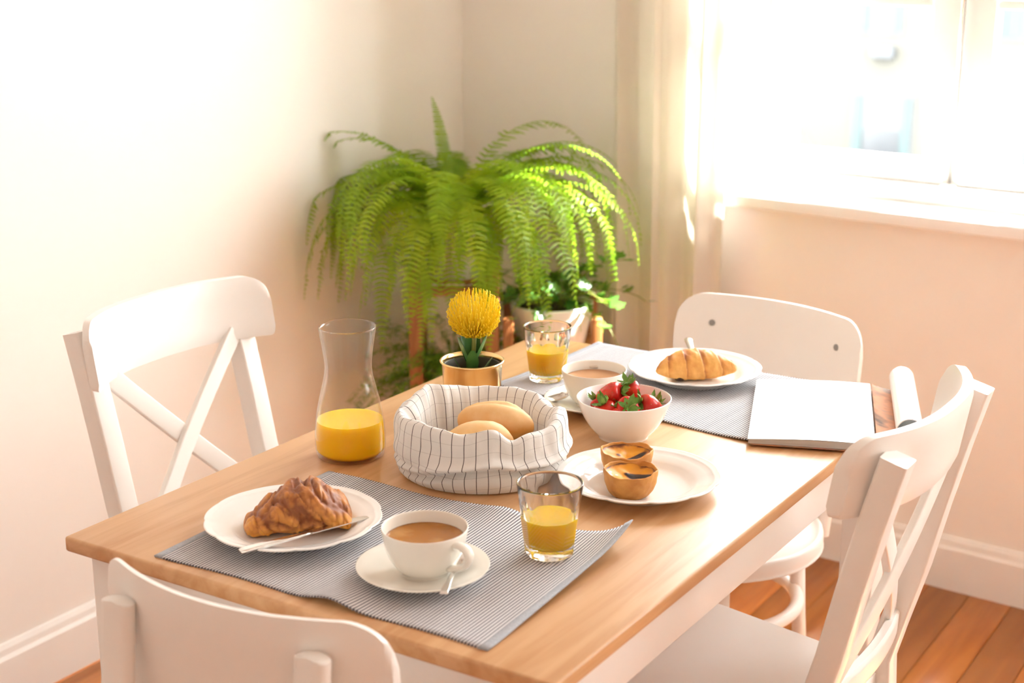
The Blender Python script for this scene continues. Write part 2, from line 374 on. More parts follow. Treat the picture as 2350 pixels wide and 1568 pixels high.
def lathe(prof, seg=64, mod=None, close=True):
    v = []; f = []; n = len(prof)
    for j in range(seg):
        a = 2*pi*j/seg
        for i, (r, z) in enumerate(prof):
            rr, zz = (r, z) if mod is None else mod(r, z, a, i)
            v.append((rr*cos(a), rr*sin(a), zz))
    for j in range(seg):
        k = (j+1) % seg
        for i in range(n-1):
            if prof[i][0] < 1e-6 and prof[i+1][0] < 1e-6: continue
            f.append((j*n+i, k*n+i, k*n+i+1, j*n+i+1))
    return v, f
def fix_poles(o):
    bm = bmesh.new(); bm.from_mesh(o.data); bmesh.ops.remove_doubles(bm, verts=bm.verts, dist=1e-6)
    bmesh.ops.dissolve_degenerate(bm, edges=bm.edges, dist=1e-7)
    bmesh.ops.recalc_face_normals(bm, faces=bm.faces); bm.to_mesh(o.data); bm.free(); o.data.shade_smooth(); return o
def lobj(name, prof, m, parent=None, seg=64, mod=None, sharp=None, **k):
    v, f = lathe(prof, seg, mod); o = fix_poles(mk(name, v, f, m, parent, **k))
    if sharp: o.data.set_sharp_from_angle(angle=radians(sharp))
    return o
def smooth_prof(pts, n=6):
    """catmull-rom through profile points"""
    out = []
    P = [pts[0]] + list(pts) + [pts[-1]]
    for i in range(1, len(P)-2):
        for k in range(n):
            t = k/n
            out.append(tuple(0.5*((2*P[i][d]) + (-P[i-1][d]+P[i+1][d])*t + (2*P[i-1][d]-5*P[i][d]+4*P[i+1][d]-P[i+2][d])*t*t + (-P[i-1][d]+3*P[i][d]-3*P[i+1][d]+P[i+2][d])*t**3) for d in range(len(pts[0]))))
    out.append(tuple(pts[-1])); return out
def sweep(path, section, up=Vector((0, 0, 1)), scale=None, closed=False, caps=True):
    """section: list of (a,b) offsets: a along side, b along up"""
    path = [Vector(p) for p in path]; n = len(path); k = len(section); v = []; f = []
    for i, p in enumerate(path):
        if closed: t = path[(i+1) % n]-path[i-1]
        else: t = path[min(i+1, n-1)]-path[max(i-1, 0)]
        t.normalize(); u = up(i) if callable(up) else up
        s = t.cross(u); s = s.normalized() if s.length > 1e-6 else Vector((1, 0, 0)); w = s.cross(t).normalized()
        sc = scale(i/(n-1)) if scale else 1
        if not isinstance(sc, tuple): sc = (sc, sc)
        for a, b in section: v.append(p + s*a*sc[0] + w*b*sc[1])
    m = n if closed else n-1
    for i in range(m):
        j = (i+1) % n
        for q in range(k):
            r = (q+1) % k
            f.append((i*k+q, i*k+r, j*k+r, j*k+q))
    if caps and not closed:
        f.append(tuple(range(k-1, -1, -1))); f.append(tuple((n-1)*k+q for q in range(k)))
    return v, f
def circ(r, n=12): return [(r*cos(2*pi*i/n), r*sin(2*pi*i/n)) for i in range(n)]
def rrect(w, h, r, n=3):
    out = []
    for cx, cy, a0 in ((w/2-r, h/2-r, 0), (-w/2+r, h/2-r, pi/2), (-w/2+r, -h/2+r, pi), (w/2-r, -h/2+r, 1.5*pi)):
        for i in range(n+1):
            a = a0 + i/n*pi/2; out.append((cx+r*cos(a), cy+r*sin(a)))
    return out
def tube(name, path, r, m, parent=None, n=12, scale=None, closed=False, up=Vector((0, 0, 1))):
    v, f = sweep(path, circ(r, n), up, scale, closed); return mk(name, v, f, m, parent)
def bez(a, b, c, d, n=16):
    a, b, c, d = map(Vector, (a, b, c, d)); return [a*(1-t)**3+3*b*t*(1-t)**2+3*c*t*t*(1-t)+d*t**3 for t in [i/n for i in range(n+1)]]
def fl(name, o, vals):
    at = o.data.attributes.new(name, 'FLOAT', 'POINT'); at.data.foreach_set('value', vals)
def N3(p, s, off=0): return mnoise.noise(Vector(p)*s + Vector((off, off*1.7, -off)))

# ------------------------------------------------------------------ the room
XL = -1.23; XR = 3.4; YF = -3.6; CEIL = 2.95
WALL0 = Vector((XL, 1.605, 0)); WANG = -0.0619
wdx = Vector((cos(WANG), sin(WANG), 0)); wdy = Vector((-sin(WANG), cos(WANG), 0))
def wl(lx, ly, z): return WALL0 + wdx*lx + wdy*ly + Vector((0, 0, z))
def S(o): return tag(o, kind='structure')

# floor: a subfloor with each visible plank as a piece
floor = S(G().box(XL-0.2, XR+0.2, YF-0.2, 1.62, -0.06, -0.018).build('floor', 'soil', smooth=False))
PW = 0.098
k = 0; x = 0.262 - 16*PW
random.seed(3)
while x < XR:
    y = YF + random.uniform(-1.6, -0.2)
    while y < 1.62:
        ln = random.uniform(1.5, 2.6); y1 = min(y+ln, 1.62)
        if x + PW > XL and (y1 - max(y, YF)) > 0.02:
            o = bbox('plank', max(x+0.0006, XL-0.1), x+PW-0.0006, max(y, YF-0.1)+0.0006, y1-0.0006, -0.02, 0.0, 'plank', floor, bev=0.0012, seg=1)
        y = y1
    x += PW
S(G().box(XL-0.2, XR+0.2, YF-0.2, 2.0, CEIL, CEIL+0.1).build('ceiling', 'ceiling', smooth=False))
S(G().box(XL-0.2, XL, YF-0.2, 1.9, -0.02, CEIL).build('wall_left', 'wall', smooth=False))
S(G().box(XL-0.2, XR+0.2, YF-0.2, YF, -0.02, CEIL).build('wall_front', 'wall', smooth=False))

T = 0.21      # thickness of the window wall
OPEN = [(0.81, 1.84, 0.885, 2.50), (2.45, 3.48, 0.885, 2.50), (3.60, 4.50, 0.885, 2.50)]
def wall_with_openings(L, T, H, opens):
    g = G(); xs = 0.0
    for (a, b, z0, z1) in opens:
        g.box(xs, a, 0, T, -0.02, H); g.box(a, b, 0, T, -0.02, z0-0.014); g.box(a, b, 0, T, z1, H); xs = b
    g.box(xs, L, 0, T, -0.02, H); return g
wb = S(wall_with_openings(4.75, T, CEIL, OPEN).build('wall_back', 'wall', smooth=False))
wb.location = WALL0; wb.rotation_euler = (0, 0, WANG)
S(G().box(XR, XR+0.2, YF-0.2, 1.9, -0.02, CEIL).build('wall_right', 'wall', smooth=False))

def base_section(): return [(0, 0), (0.016, 0), (0.016, 0.100), (0.011, 0.108), (0.009, 0.120), (0.004, 0.130), (0, 0.130)]
def baseboard(name, p0, p1, nrm):
    p0, p1, nrm = Vector(p0), Vector(p1), Vector(nrm); v = []; sec = base_section()
    for p in (p0, p1):
        for a, b in sec: v.append(p + nrm*a + Vector((0, 0, b)))
    k = len(sec); f = [(q, (q+1) % k, (q+1) % k+k, q+k) for q in range(k)] + [tuple(range(k-1, -1, -1)), tuple(range(k, 2*k))]
    return S(mk(name, v, f, 'trim', smooth=False))
baseboard('baseboard_left', (XL, YF, 0), (XL, 1.60, 0), (1, 0, 0))
baseboard('baseboard_back', wl(0.016, 0, 0), wl(4.6, 0, 0), -wdy)
baseboard('baseboard_right', (XR, YF, 0), (XR, 1.28, 0), (-1, 0, 0))

def casement(name, a, b, z0, z1, label):
    root = S(tag(bpy.data.objects.new(name, None), label)); C.objects.link(root); root.location = WALL0; root.rotation_euler = (0, 0, WANG)
    # outer frame, set 0.10 back from the room face
    y0, y1 = 0.10, 0.16
    fr = G(); fr.box(a, a+0.045, y0, y1, z0, z1); fr.box(b-0.045, b, y0, y1, z0, z1); fr.box(a, b, y0, y1, z1-0.045, z1); fr.box(a, b, y0-0.005, y1, z0, z0+0.045)
    bevel_obj(fr.build('window_frame', 'sash', root, smooth=False), 0.003)
    sl = bbox('window_sill', a-0.06, b+0.06, -0.045, 0.105, z0-0.032, z0, 'sash', root, bev=0.006, seg=3)
    mid = (a+b)/2 + 0.005
    for s0, s1 in ((a+0.047, mid-0.0015), (mid+0.0015, b-0.047)):
        sash = bpy.data.objects.new('sash', None); link(sash, root)
        st = 0.072; yb0, yb1 = 0.108, 0.15; zb = z0+0.047; zt = z1-0.047
        g = G(); g.box(s0, s0+st, yb0, yb1, zb, zt); g.box(s1-st, s1, yb0, yb1, zb, zt)
        bevel_obj(g.build('stile', 'sash', sash, smooth=False), 0.004)
        g = G(); g.box(s0+st, s1-st, yb0, yb1, zb, zb+0.055); g.box(s0+st, s1-st, yb0, yb1, zt-0.055, zt)
        bevel_obj(g.build('rail', 'sash', sash, smooth=False), 0.004)
        rows = 4; zg0 = zb+0.055; zg1 = zt-0.055; ph = (zg1-zg0)/rows
        for r in range(1, rows):
            bbox('glazing_bar', s0+st, s1-st, yb0+0.006, yb1-0.004, zg0+r*ph-0.011, zg0+r*ph+0.011, 'sash', sash, bev=0.003)
        for r in range(rows):
            lo = zg0+r*ph+(0.011 if r else 0); hi = zg0+(r+1)*ph-(0.011 if r < rows-1 else 0)
            G().box(s0+st, s1-st, yb0+0.02, yb0+0.024, lo, hi).build('pane', 'pane', sash, smooth=False)
    # espagnolette bolt on the meeting stile
    bo = tube('bolt_rod', [(mid-0.002, 0.101, z0+0.05), (mid-0.002, 0.101, z1-0.06)], 0.0035, 'steel', root, n=8, up=Vector((0, 1, 0)))
    bbox('bolt_keeper', mid-0.02, mid+0.016, 0.085, 0.106, z0+0.030, z0+0.052, 'trim', root, bev=0.004)
    return root
casement('window_1', *OPEN[0], 'white two-leaf casement window above the wide sill')
casement('window_2', *OPEN[1], 'white casement window further right on the window wall')
casement('added_light_window', *OPEN[2], 'added white casement window out of view, letting more daylight into the room')  # unseen extra window, added only to bring more daylight into the room
for i, (a, b, z0, z1) in enumerate(OPEN):
    c = wl((a+b)/2, T+0.01, (z0+z1)/2); portal('portal_%d' % i, c, (radians(-90), 0, WANG), b-a, z1-z0)

# curtain: one hanging length of cloth left of the window
def curtain():
    n = 150; zz = [0.015 + (CEIL-0.02)*i/24 for i in range(25)]; v = []; f = []
    def pt(s, z, side):
        lx = 0.535 + 0.308*s + 0.006*sin(2*z+5*s)
        a = s*2*pi*2.6 + 0.5 + 0.2*sin(1.3*z)
        ly = -0.085 - 0.024*sin(a)*(0.75+0.25*sin(9*s)) - 0.006*sin(2.6*a+z)
        return wl(lx + 0.010*cos(a), ly + side*0.0012, z)
    for side in (-1, 1):
        for z in zz:
            for i in range(n+1): v.append(pt(i/n, z, side))
    R_ = n+1; H = len(zz)
    for j in range(H-1):
        for i in range(n):
            q = j*R_+i; f.append((q, q+1, q+R_+1, q+R_)); q += R_*H; f.append((q, q+R_, q+R_+1, q+1))
    for j in range(H-1):
        for i in (0, n):
            q = j*R_+i; f.append((q, q+R_, q+R_+R_*H, q+R_*H))
    for j in (0, H-1):
        for i in range(n):
            q = j*R_+i; f.append((q, q+1, q+1+R_*H, q+R_*H))
    o = mk('curtain', v, f, 'curtain'); tag(o, 'cream floor-length curtain hanging in soft folds left of the window', 'curtain')
curtain()

# ------------------------------------------------------------------ dining table
TZ = 0.75; TW = 0.37; TL = 0.585
table = thing('dining_table', 'pine-topped dining table with white legs and apron set for breakfast', 'table', (0, 0, 0))
bbox('tabletop', -TW, TW, -TL, TL, TZ-0.021, TZ, 'pine', table, bev=0.004, seg=3)
for sx in (-1, 1):
    for sy in (-1, 1):
        bbox('leg', min(sx*(TW-0.022), sx*(TW-0.082)), max(sx*(TW-0.022), sx*(TW-0.082)), min(sy*(TL-0.022), sy*(TL-0.082)), max(sy*(TL-0.022), sy*(TL-0.082)), 0, TZ-0.021, 'table_white', table, bev=0.004)
for sx in (-1, 1): bbox('apron', min(sx*(TW-0.027), sx*(TW-0.047)), max(sx*(TW-0.027), sx*(TW-0.047)), -TL+0.082, TL-0.082, TZ-0.103, TZ-0.021, 'table_white', table, bev=0.002)
for sy in (-1, 1): bbox('apron', -TW+0.082, TW-0.082, min(sy*(TL-0.027), sy*(TL-0.047)), max(sy*(TL-0.027), sy*(TL-0.047)), TZ-0.103, TZ-0.021, 'table_white', table, bev=0.002)

# ------------------------------------------------------------------ cross-back chairs (face +X locally)
def copy_tree(o, parent=None):
    c = o.copy(); C.objects.link(c); c.parent = parent
    for ch in list(o.children): copy_tree(ch, c)
    return c
def post_x(z):      # centre line of the back posts
    if z < 0.44: return -0.178 - 0.060*((0.44-z)/0.44)**1.5
    t = (z-0.44)/0.44; return -0.178 - 0.075*t - 0.022*t*t
def curved_board(name, half, z0, z1, thick, xfun, lean, rad, m, parent, n=40, corner_bottom=None):
    """board bent in plan: y along the width, outline with rounded corners, thick along x"""
    out = []
    rb = rad if corner_bottom is None else corner_bottom
    for cy, cz, a0, r in ((half-rad, z1-rad, 0, rad), (-half+rad, z1-rad, pi/2, rad), (-half+rb, z0+rb, pi, rb), (half-rb, z0+rb, 1.5*pi, rb)):
        for i in range(7): a = a0+i/6*pi/2; out.append((cy+r*cos(a), cz+r*sin(a)))
    # slice the outline into vertical columns
    ys = sorted(set([round(-half+2*half*i/n, 5) for i in range(n+1)] + [round(p[0], 5) for p in out]))
    def zr(y):
        lo, hi = z0, z1; d = half-abs(y)
        if d < rad: hi = z1-rad+sqrt(max(0, rad*rad-(rad-d)**2))
        if d < rb: lo = z0+rb-sqrt(max(0, rb*rb-(rb-d)**2))
        return lo, hi
    rows = 8; e = thick/2; v = []; f = []
    edge = min(0.006, thick*0.45)
    for y in ys:
        lo, hi = zr(y)
        ring = []
        for j in range(rows+1):
            z = lo+(hi-lo)*j/rows; ring.append((z, e if 0 < j < rows else e-edge*0.6))
        col = [(xfun(y)+lean*(z-z1)+t, y, z) for z, t in ring] + [(xfun(y)+lean*(z-z1)-t, y, z) for z, t in reversed(ring)]
        # soften the top edge
        v += col
    k = 2*(rows+1)
    for i in range(len(ys)-1):
        for q in range(k): r = (q+1) % k; f.append((i*k+q, i*k+r, (i+1)*k+r, (i+1)*k+q))
    f.append(tuple(range(k))); f.append(tuple((len(ys)-1)*k+q for q in range(k-1, -1, -1)))
    o = mk(name, v, f, m, parent); o.data.set_sharp_from_angle(angle=radians(48)); return o
def cross_chair(label, loc, rz):
    t = thing('cross_back_chair', label, 'chair', loc, rz, 'cross-back chairs at the long sides')
    # rail bent backwards in the middle
    curved_board('top_rail', 0.209, 0.802, 0.910, 0.022, lambda y: -0.238-0.064*(1-abs(y/0.209)**2.5), -0.16, 0.034, 'white', t, corner_bottom=0.008)
    for s in (-1, 1):
        path = [(post_x(z), s*(0.172+0.006*(z-0.44)), z) for z in [0.0, 0.1, 0.2, 0.3, 0.38, 0.44, 0.5, 0.6, 0.7, 0.8, 0.885]]
        path = [(x-(0.012 if z > 0.6 else 0.012*max(0, (z-0.44)/0.16)), y, z) for x, y, z in path]
        v, f = sweep(path, rrect(0.036, 0.040, 0.004), up=Vector((0, 1, 0)))
        mk('back_post', v, f, 'white', t, autos=40)
    # two crossing slats
    for s in (-1, 1):
        path = []
        for i in range(15):
            q = i/14; z = 0.815 + (0.515-0.815)*q; y = s*(0.150-0.300*q)
            path.append((post_x(z)-0.004-0.012*sin(pi*q)+s*0.004, y, z))
        v, f = sweep(path, rrect(0.034, 0.012, 0.003), up=Vector((1, 0, 0))); mk('cross_slat', v, f, 'white', t, autos=40)
    curved_board('lower_rail', 0.16, 0.488, 0.530, 0.018, lambda y: post_x(0.53)-0.002-0.016*(1-(y/0.16)**2), -0.06, 0.004, 'white', t)
    # seat with rounded plan
    out = []
    for cx, cy, a0, r in ((0.205-0.04, 0.215-0.04, 0, 0.04), (-0.175+0.02, 0.150-0.02, pi/2, 0.02), (-0.175+0.02, -0.150+0.02, pi, 0.02), (0.205-0.04, -0.215+0.04, 1.5*pi, 0.04)):
        for i in range(6): a = a0+i/5*pi/2; out.append((cx+r*cos(a), cy+r*sin(a)))
    n = len(out); v = [(x*s, y*s, z) for s, z in ((0.985, 0.418), (1, 0.422), (1, 0.436), (0.985, 0.440)) for x, y in out]
    f = [(r*n+i, r*n+(i+1) % n, (r+1)*n+(i+1) % n, (r+1)*n+i) for r in range(3) for i in range(n)] + [tuple(range(n-1, -1, -1)), tuple(3*n+i for i in range(n))]
    mk('seat', v, f, 'white', t, autos=40)
    for s in (-1, 1):
        v, f = sweep([(0.17, s*0.175, 0.0), (0.17, s*0.175, 0.25), (0.17, s*0.175, 0.419)], rrect(0.036, 0.036, 0.004), up=Vector((1, 0, 0)), scale=lambda q: 0.75+0.25*q)
        mk('front_leg', v, f, 'white', t, autos=40)
        bbox('seat_rail', -0.155, 0.155, s*0.178-0.009, s*0.178+0.009, 0.362, 0.419, 'white', t, bev=0.002)
    bbox('seat_rail', 0.160, 0.178, -0.16, 0.16, 0.362, 0.419, 'white', t, bev=0.002)
    bbox('seat_rail', -0.178, -0.160, -0.150, 0.150, 0.362, 0.419, 'white', t, bev=0.002)
    return t
cross_chair('white cross-back wooden chair against the bare wall on the left', (-0.452, -0.036, 0), 0.0)
cross_chair('white cross-back wooden chair at the table edge nearest the window sill', (0.272, 0.088, 0), pi)

# ------------------------------------------------------------------ bentwood chairs with a curved plywood back (face +X locally)
def bistro_chair(label, loc, rz):
    t = thing('bentwood_chair', label, 'chair', loc, rz, 'curved-back chairs at the table ends')
    bx = lambda y: -0.160-0.062*(1-(y/0.205)**2)
    br = curved_board('backrest', 0.200, 0.640, 0.822, 0.013, bx, -0.10, 0.050, 'white', t, n=60)
    for s in (-1, 1):
        yy = s*0.135
        pts = [(-0.175, s*0.125, 0.40), (-0.182, s*0.128, 0.47), (-0.192, s*0.131, 0.55), (bx(yy)-0.018-0.016, yy, 0.63), (bx(yy)-0.018-0.008, yy, 0.70), (bx(yy)-0.019, yy, 0.772), (bx(yy)-0.0175, yy, 0.790)]
        pts = smooth_prof(pts, 5)
        v, f = sweep(pts, rrect(0.042, 0.022, 0.010), up=Vector((1, 0, 0)), scale=lambda q: (1 if q < 0.93 else sqrt(max(0.03, 1-((q-0.93)/0.07)**2)), 1))
        mk('back_post', v, f, 'white', t, autos=50)
        for z in (0.766, 0.694):
            vv, ff = lathe([(0, 0.0028), (0.004, 0.0026), (0.0062, 0.001), (0.0064, -0.001)], 14)
            o = mk('screw', vv, ff, 'screw', t); x = bx(yy)-0.10*(z-0.822)+0.0068
            o.location = (x, yy, z); o.rotation_euler = (0, radians(84), -s*0.35)
    lobj('seat', smooth_prof([(0, 0.436), (0.12, 0.435), (0.180, 0.440), (0.197, 0.446), (0.203, 0.440), (0.203, 0.420), (0.195, 0.412), (0.1, 0.412), (0, 0.412)], 4), 'white', t, seg=56)
    for a, sp in ((40, 0.165), (-40, 0.165), (140, 0.165), (-140, 0.165)):
        c_, s_ = cos(radians(a)), sin(radians(a))
        tube('leg', [(c_*sp, s_*sp, 0.415), (c_*(sp+0.012), s_*(sp+0.012), 0.25), (c_*(sp+0.035), s_*(sp+0.035), 0.0)], 0.0155, 'white', t, n=14, scale=lambda q: 1-0.25*q, up=Vector((-s_, c_, 0)))
    tube('ring_stretcher', [(0.163*cos(2*pi*i/48), 0.163*sin(2*pi*i/48), 0.300) for i in range(48)], 0.0125, 'white', t, closed=True)
    return t
bistro_chair('white curved-back chair seen from behind at the near end of the table', (0.020, -0.520, 0), radians(92.5))
bistro_chair('white curved-back chair with steel screws at the far end by the window', (0.010, 0.592, 0), radians(-98.5))

# ------------------------------------------------------------------ placemats
def placemat(label, loc, rz, W, D, wave, seed):
    t = thing('placemat', label, 'placemat', loc, rz, 'ribbed placemats')
    per = 0.0046; nr = int(W/per); cols = nr*4; rows = 36; v = []; f = []; hb = 0.012
    def top(x, y): return wave(x, y)
    for side in (1, 0):
        for j in range(rows+1):
            for i in range(cols+1):
                x = -W/2+hb+(W-2*hb)*i/cols; y = -D/2+D*j/rows
                y += 0.0012*sin(x*2*pi/per)*(1 if j in (0, rows) else 0) + 0.003*sin(x*23+seed)*(2*j/rows-1)**3
                z = top(x, y)+(0.0024+0.0005*cos(2*pi*x/per) if side else 0.0002)
                v.append((x, y, z))
    R_ = cols+1; K = R_*(rows+1)
    for j in range(rows):
        for i in range(cols):
            q = j*R_+i; f.append((q, q+1, q+R_+1, q+R_)); q += K; f.append((q, q+R_, q+R_+1, q+1))
    for i in range(cols):
        for q in (i, rows*R_+i): f.append((q, q+1, q+1+K, q+K))
    for j in range(rows):
        for q in (j*R_, j*R_+cols): f.append((q, q+R_, q+R_+K, q+K))
    mk('woven_field', v, f, 'mat', t)
    for s in (-1, 1):
        v = []; f = []
        sec = [(-hb/2, 0.0003), (hb/2, 0.0003), (hb/2+0.0008, 0.0018), (hb/2-0.001, 0.0032), (-hb/2+0.001, 0.0032), (-hb/2-0.0008, 0.0018)]
        for j in range(rows+1):
            y = -D/2+D*j/rows+0.003*sin(s*W/2*23+seed)*(2*j/rows-1)**3
            xx = s*(W/2-hb/2)
            for a, b in sec: v.append((xx+a, y, b+top(xx+a, y)))
        k = len(sec)
        for j in range(rows):
            for q in range(k): r = (q+1) % k; f.append((j*k+q, j*k+r, (j+1)*k+r, (j+1)*k+q))
        f += [tuple(range(k)), tuple(rows*k+q for q in range(k-1, -1, -1))]
        tag(mk('hem', v, f, 'hem', t), 'pale blue-grey side hem')
    return t
def wave1(x, y):
    fr = max(0, -y/0.17)**3; bk = max(0, y/0.17)**3
    z = 0.009*fr*exp(-((x-0.03)/0.035)**2) + 0.004*bk*exp(-((x-0.06)/0.03)**2)
    z += 0.016*bk*max(0, (x-0.14)/0.105)**2 + 0.003*bk*(0.5+0.5*sin(x*30))
    z += 0.010*max(0, (x-0.20)/0.045)**2*max(0, min(1, (y+0.15)/0.2))
    return max(0, z)
def wave2(x, y):
    fr = max(0, -y/0.17)**3; return 0.004*fr*(0.5+0.5*sin(x*24+1)) + 0.002*max(0, y/0.17)**3
placemat('grey ribbed placemat under the crumpled croissant and black coffee', (0.020, -0.390, TZ), radians(1.0), 0.492, 0.345, wave1, 1)
placemat('grey ribbed placemat under the smooth croissant and milky coffee', (0.004, 0.410, TZ), radians(-3.0), 0.500, 0.335, wave2, 3)
MT = TZ+0.0033

# ------------------------------------------------------------------ plates, cups, saucers, spoons
def plate_mod(r, z, a, i):
    w = max(0, (r-0.085)/0.028)
    s = abs(sin(6*a))**0.6
    return r*(1+0.020*w*(s-0.65)), z + 0.0006*w*(1-s)
def plate(label, loc, rz):
    prof = [(0, 0.004), (0.045, 0.004), (0.066, 0.0045), (0.073, 0.0065), (0.079, 0.0115), (0.084, 0.0140), (0.096, 0.0175), (0.1045, 0.0196), (0.1060, 0.0206), (0.1075, 0.0204), (0.1125, 0.0222), (0.1142, 0.0224), (0.1150, 0.0214), (0.1142, 0.0202),
            (0.105, 0.0172), (0.092, 0.0125), (0.081, 0.0078), (0.072, 0.0022), (0.070, 0.0), (0.066, 0.0), (0.064, 0.0018), (0.04, 0.0014), (0, 0.0014)]
    o = lobj('plate', prof, 'porc', None, 120, plate_mod); o.location = loc; o.rotation_euler = (0, 0, rz)
    return tag(o, label, 'plate', 'scalloped white plates')
plate('white scalloped plate carrying the crumpled croissant and a knife', (-0.124, -0.418, MT), 0.2)
plate('white scalloped plate with two custard tarts, directly on the bare table', (0.177, -0.032, TZ), 0.1)
plate('white scalloped plate under the smooth croissant on the far placemat', (0.018, 0.478, MT), 0.35)

def saucer(label, loc):
    prof = [(0, 0.0050), (0.026, 0.0050), (0.029, 0.0064), (0.032, 0.0060), (0.050, 0.0085), (0.070, 0.0140), (0.0800, 0.0175), (0.0815, 0.0172), (0.0800, 0.0155), (0.060, 0.0080), (0.044, 0.0020), (0.042, 0), (0.038, 0), (0.036, 0.0016), (0, 0.0016)]
    o = lobj('saucer', prof, 'cupw', None, 80); o.location = loc; return tag(o, label, 'saucer', 'coffee saucers')
def cup(label, loc, rz, coffee, lvl):
    t = thing('coffee_cup', label, 'cup', loc, rz, 'coffee cups')
    prof = smooth_prof([(0, 0.004), (0.024, 0.003), (0.0265, 0.0), (0.0285, 0.0), (0.0295, 0.004), (0.036, 0.0105), (0.0440, 0.024), (0.0492, 0.040), (0.0520, 0.054), (0.0527, 0.0590), (0.0518, 0.0602), (0.0505, 0.0585), (0.0490, 0.050), (0.0462, 0.038), (0.0405, 0.022), (0.030, 0.010), (0.015, 0.0068), (0, 0.0065)], 4)
    lobj('bowl', prof, 'cupw', t, 80)
    path = bez((0.0475, 0, 0.049), (0.078, 0, 0.058), (0.084, 0, 0.026), (0.041, 0, 0.017), 22)
    v, f = sweep(path, [(a*0.0072, b*0.0042) for a, b in circ(1, 12)], up=lambda i: Vector((0, 1, 0)).cross((Vector(path[min(i+1, 22)])-Vector(path[max(i-1, 0)])).normalized()))
    mk('handle', v, f, 'cupw', t)
    r = 0.0462+(lvl-0.038)*0.21
    lobj('coffee', [(0, lvl), (r-0.002, lvl), (r, lvl+0.0006), (r-0.0004, lvl-0.003), (0, lvl-0.004)], coffee, t, 64)
    return t
def spoon(label, loc, rz, tilt=0):
    t = thing('teaspoon', label, 'spoon', loc, rz, 'coffee spoons')
    # bowl at origin side, handle towards +X
    n = 22; v = []; f = []; path = []
    for i in range(n+1):
        q = i/n; x = -0.022+0.044*q; w = 0.0140*sqrt(max(0, 1-((q-0.5)*2)**2))**0.9*(1-0.15*q) + (0.0022 if q > 0.9 else 0.0004)
        dz = lambda y, q=q: 0.0045*(((q-0.5)*2)**2) + 0.0045*(y/0.014)**2
        ys = [-w, -w*0.6, 0, w*0.6, w]
        v += [(x, y, dz(y)+0.0008) for y in ys] + [(x, y, dz(y)) for y in reversed(ys)]
    for i in range(n):
        for q in range(10): r = (q+1) % 10; f.append((i*10+q, i*10+r, (i+1)*10+r, (i+1)*10+q))
    mk('spoon_bowl', v, f, 'steel', t)
    hp = bez((0.019, 0, 0.0050), (0.045, 0, 0.012), (0.075, 0, 0.014), (0.105, 0, 0.0105), 14)
    v, f = sweep(hp, rrect(0.0055, 0.0018, 0.0008), up=Vector((0, 0, 1)), scale=lambda q: (0.8+1.0*q*q, 1)); mk('handle', v, f, 'steel', t)
    t.rotation_euler = (0, tilt, rz); return t
SC1 = (0.100, -0.443); SC2 = (-0.050, 0.243)
saucer('cream saucer under the black coffee on the near placemat', (*SC1, MT))
saucer('cream saucer under the milky coffee behind the strawberry bowl', (*SC2, MT))
cup('cream coffee cup of black coffee with its handle to the right', (SC1[0]+0.002, SC1[1]+0.002, MT+0.0050), radians(-8), 'coffee', 0.0455)
cup('cream cup of milky coffee between the juice glass and strawberries', (*SC2, MT+0.0050), radians(120), 'tea', 0.0450)
spoon('steel teaspoon with its handle over the front rim of the near saucer', (0.1355, -0.4125, MT+0.0135), radians(-67), radians(1))
spoon('steel teaspoon with its bowl showing on the far saucer', (SC2[0]-0.052, SC2[1]-0.028, MT+0.0112), radians(75), radians(-4))

# ------------------------------------------------------------------ juice tumblers and carafe
def tumbler(label, loc, rz, lvl):
    t = thing('juice_glass', label, 'glass', loc, rz, 'faceted juice glasses')
    H = 0.095; n9 = 9
    def rad(z): return 0.0300 + 0.0118*(z/H)**1.05
    zs = [0, 0.0015, 0.004, 0.01, 0.02, 0.03, 0.04, 0.05, 0.056, 0.061, 0.066, 0.071, 0.078, 0.086, 0.0935, 0.095]
    prof = [(0, 0.0005)] + [(rad(z)-(0.0022 if z == 0 else 0.0007 if z == 0.0015 else 0), z) for z in zs] + [(rad(0.094)-0.0018, 0.0952), (rad(0.09)-0.0022, 0.092)]
    no = len(prof)
    prof += [(rad(z)-(0.0022 + 0.0012*(1-z/H)), z) for z in (0.08, 0.06, 0.04, 0.025, 0.018)] + [(0.022, 0.0125), (0.012, 0.0115), (0, 0.0112)]
    def mod(r, z, a, i):
        if i >= no-1 or r < 0.02: return r, z
        b = (a % (2*pi/n9)) - pi/n9
        arch = 0.072-0.014*(b/(pi/n9))**2
        w = 1-min(1, max(0, (z-arch+0.010)/0.010)); w = w*w*(3-2*w)
        if z < 0.002: w *= 0.6
        fac = cos(pi/n9)/cos(b)
        return r*(1+w*((fac*1.02)-1)), z
    lobj('tumbler', prof, 'glass', t, 144, mod)
    g = -0.0004
    jp = [(0, 0.0108), (0.012, 0.0111), (0.0222, 0.0121), (rad(0.018)-0.00335-g, 0.0182), (rad(0.025)-0.00309-g, 0.025), (rad(0.04)-0.00289-g, 0.04), (rad(lvl)-0.0028-g, lvl), (rad(lvl)-0.0045, lvl-0.0004), (0, lvl-0.0004)]
    lobj('orange_juice', jp, 'juice', t, 96, sharp=50)
    return t
tumbler('faceted half-full glass of orange juice beside the black coffee', (0.193, -0.301, MT), 0.2, 0.051)
tumbler('faceted half-full glass of orange juice behind the cup of milky coffee', (-0.196, 0.338, MT), 0.5, 0.054)

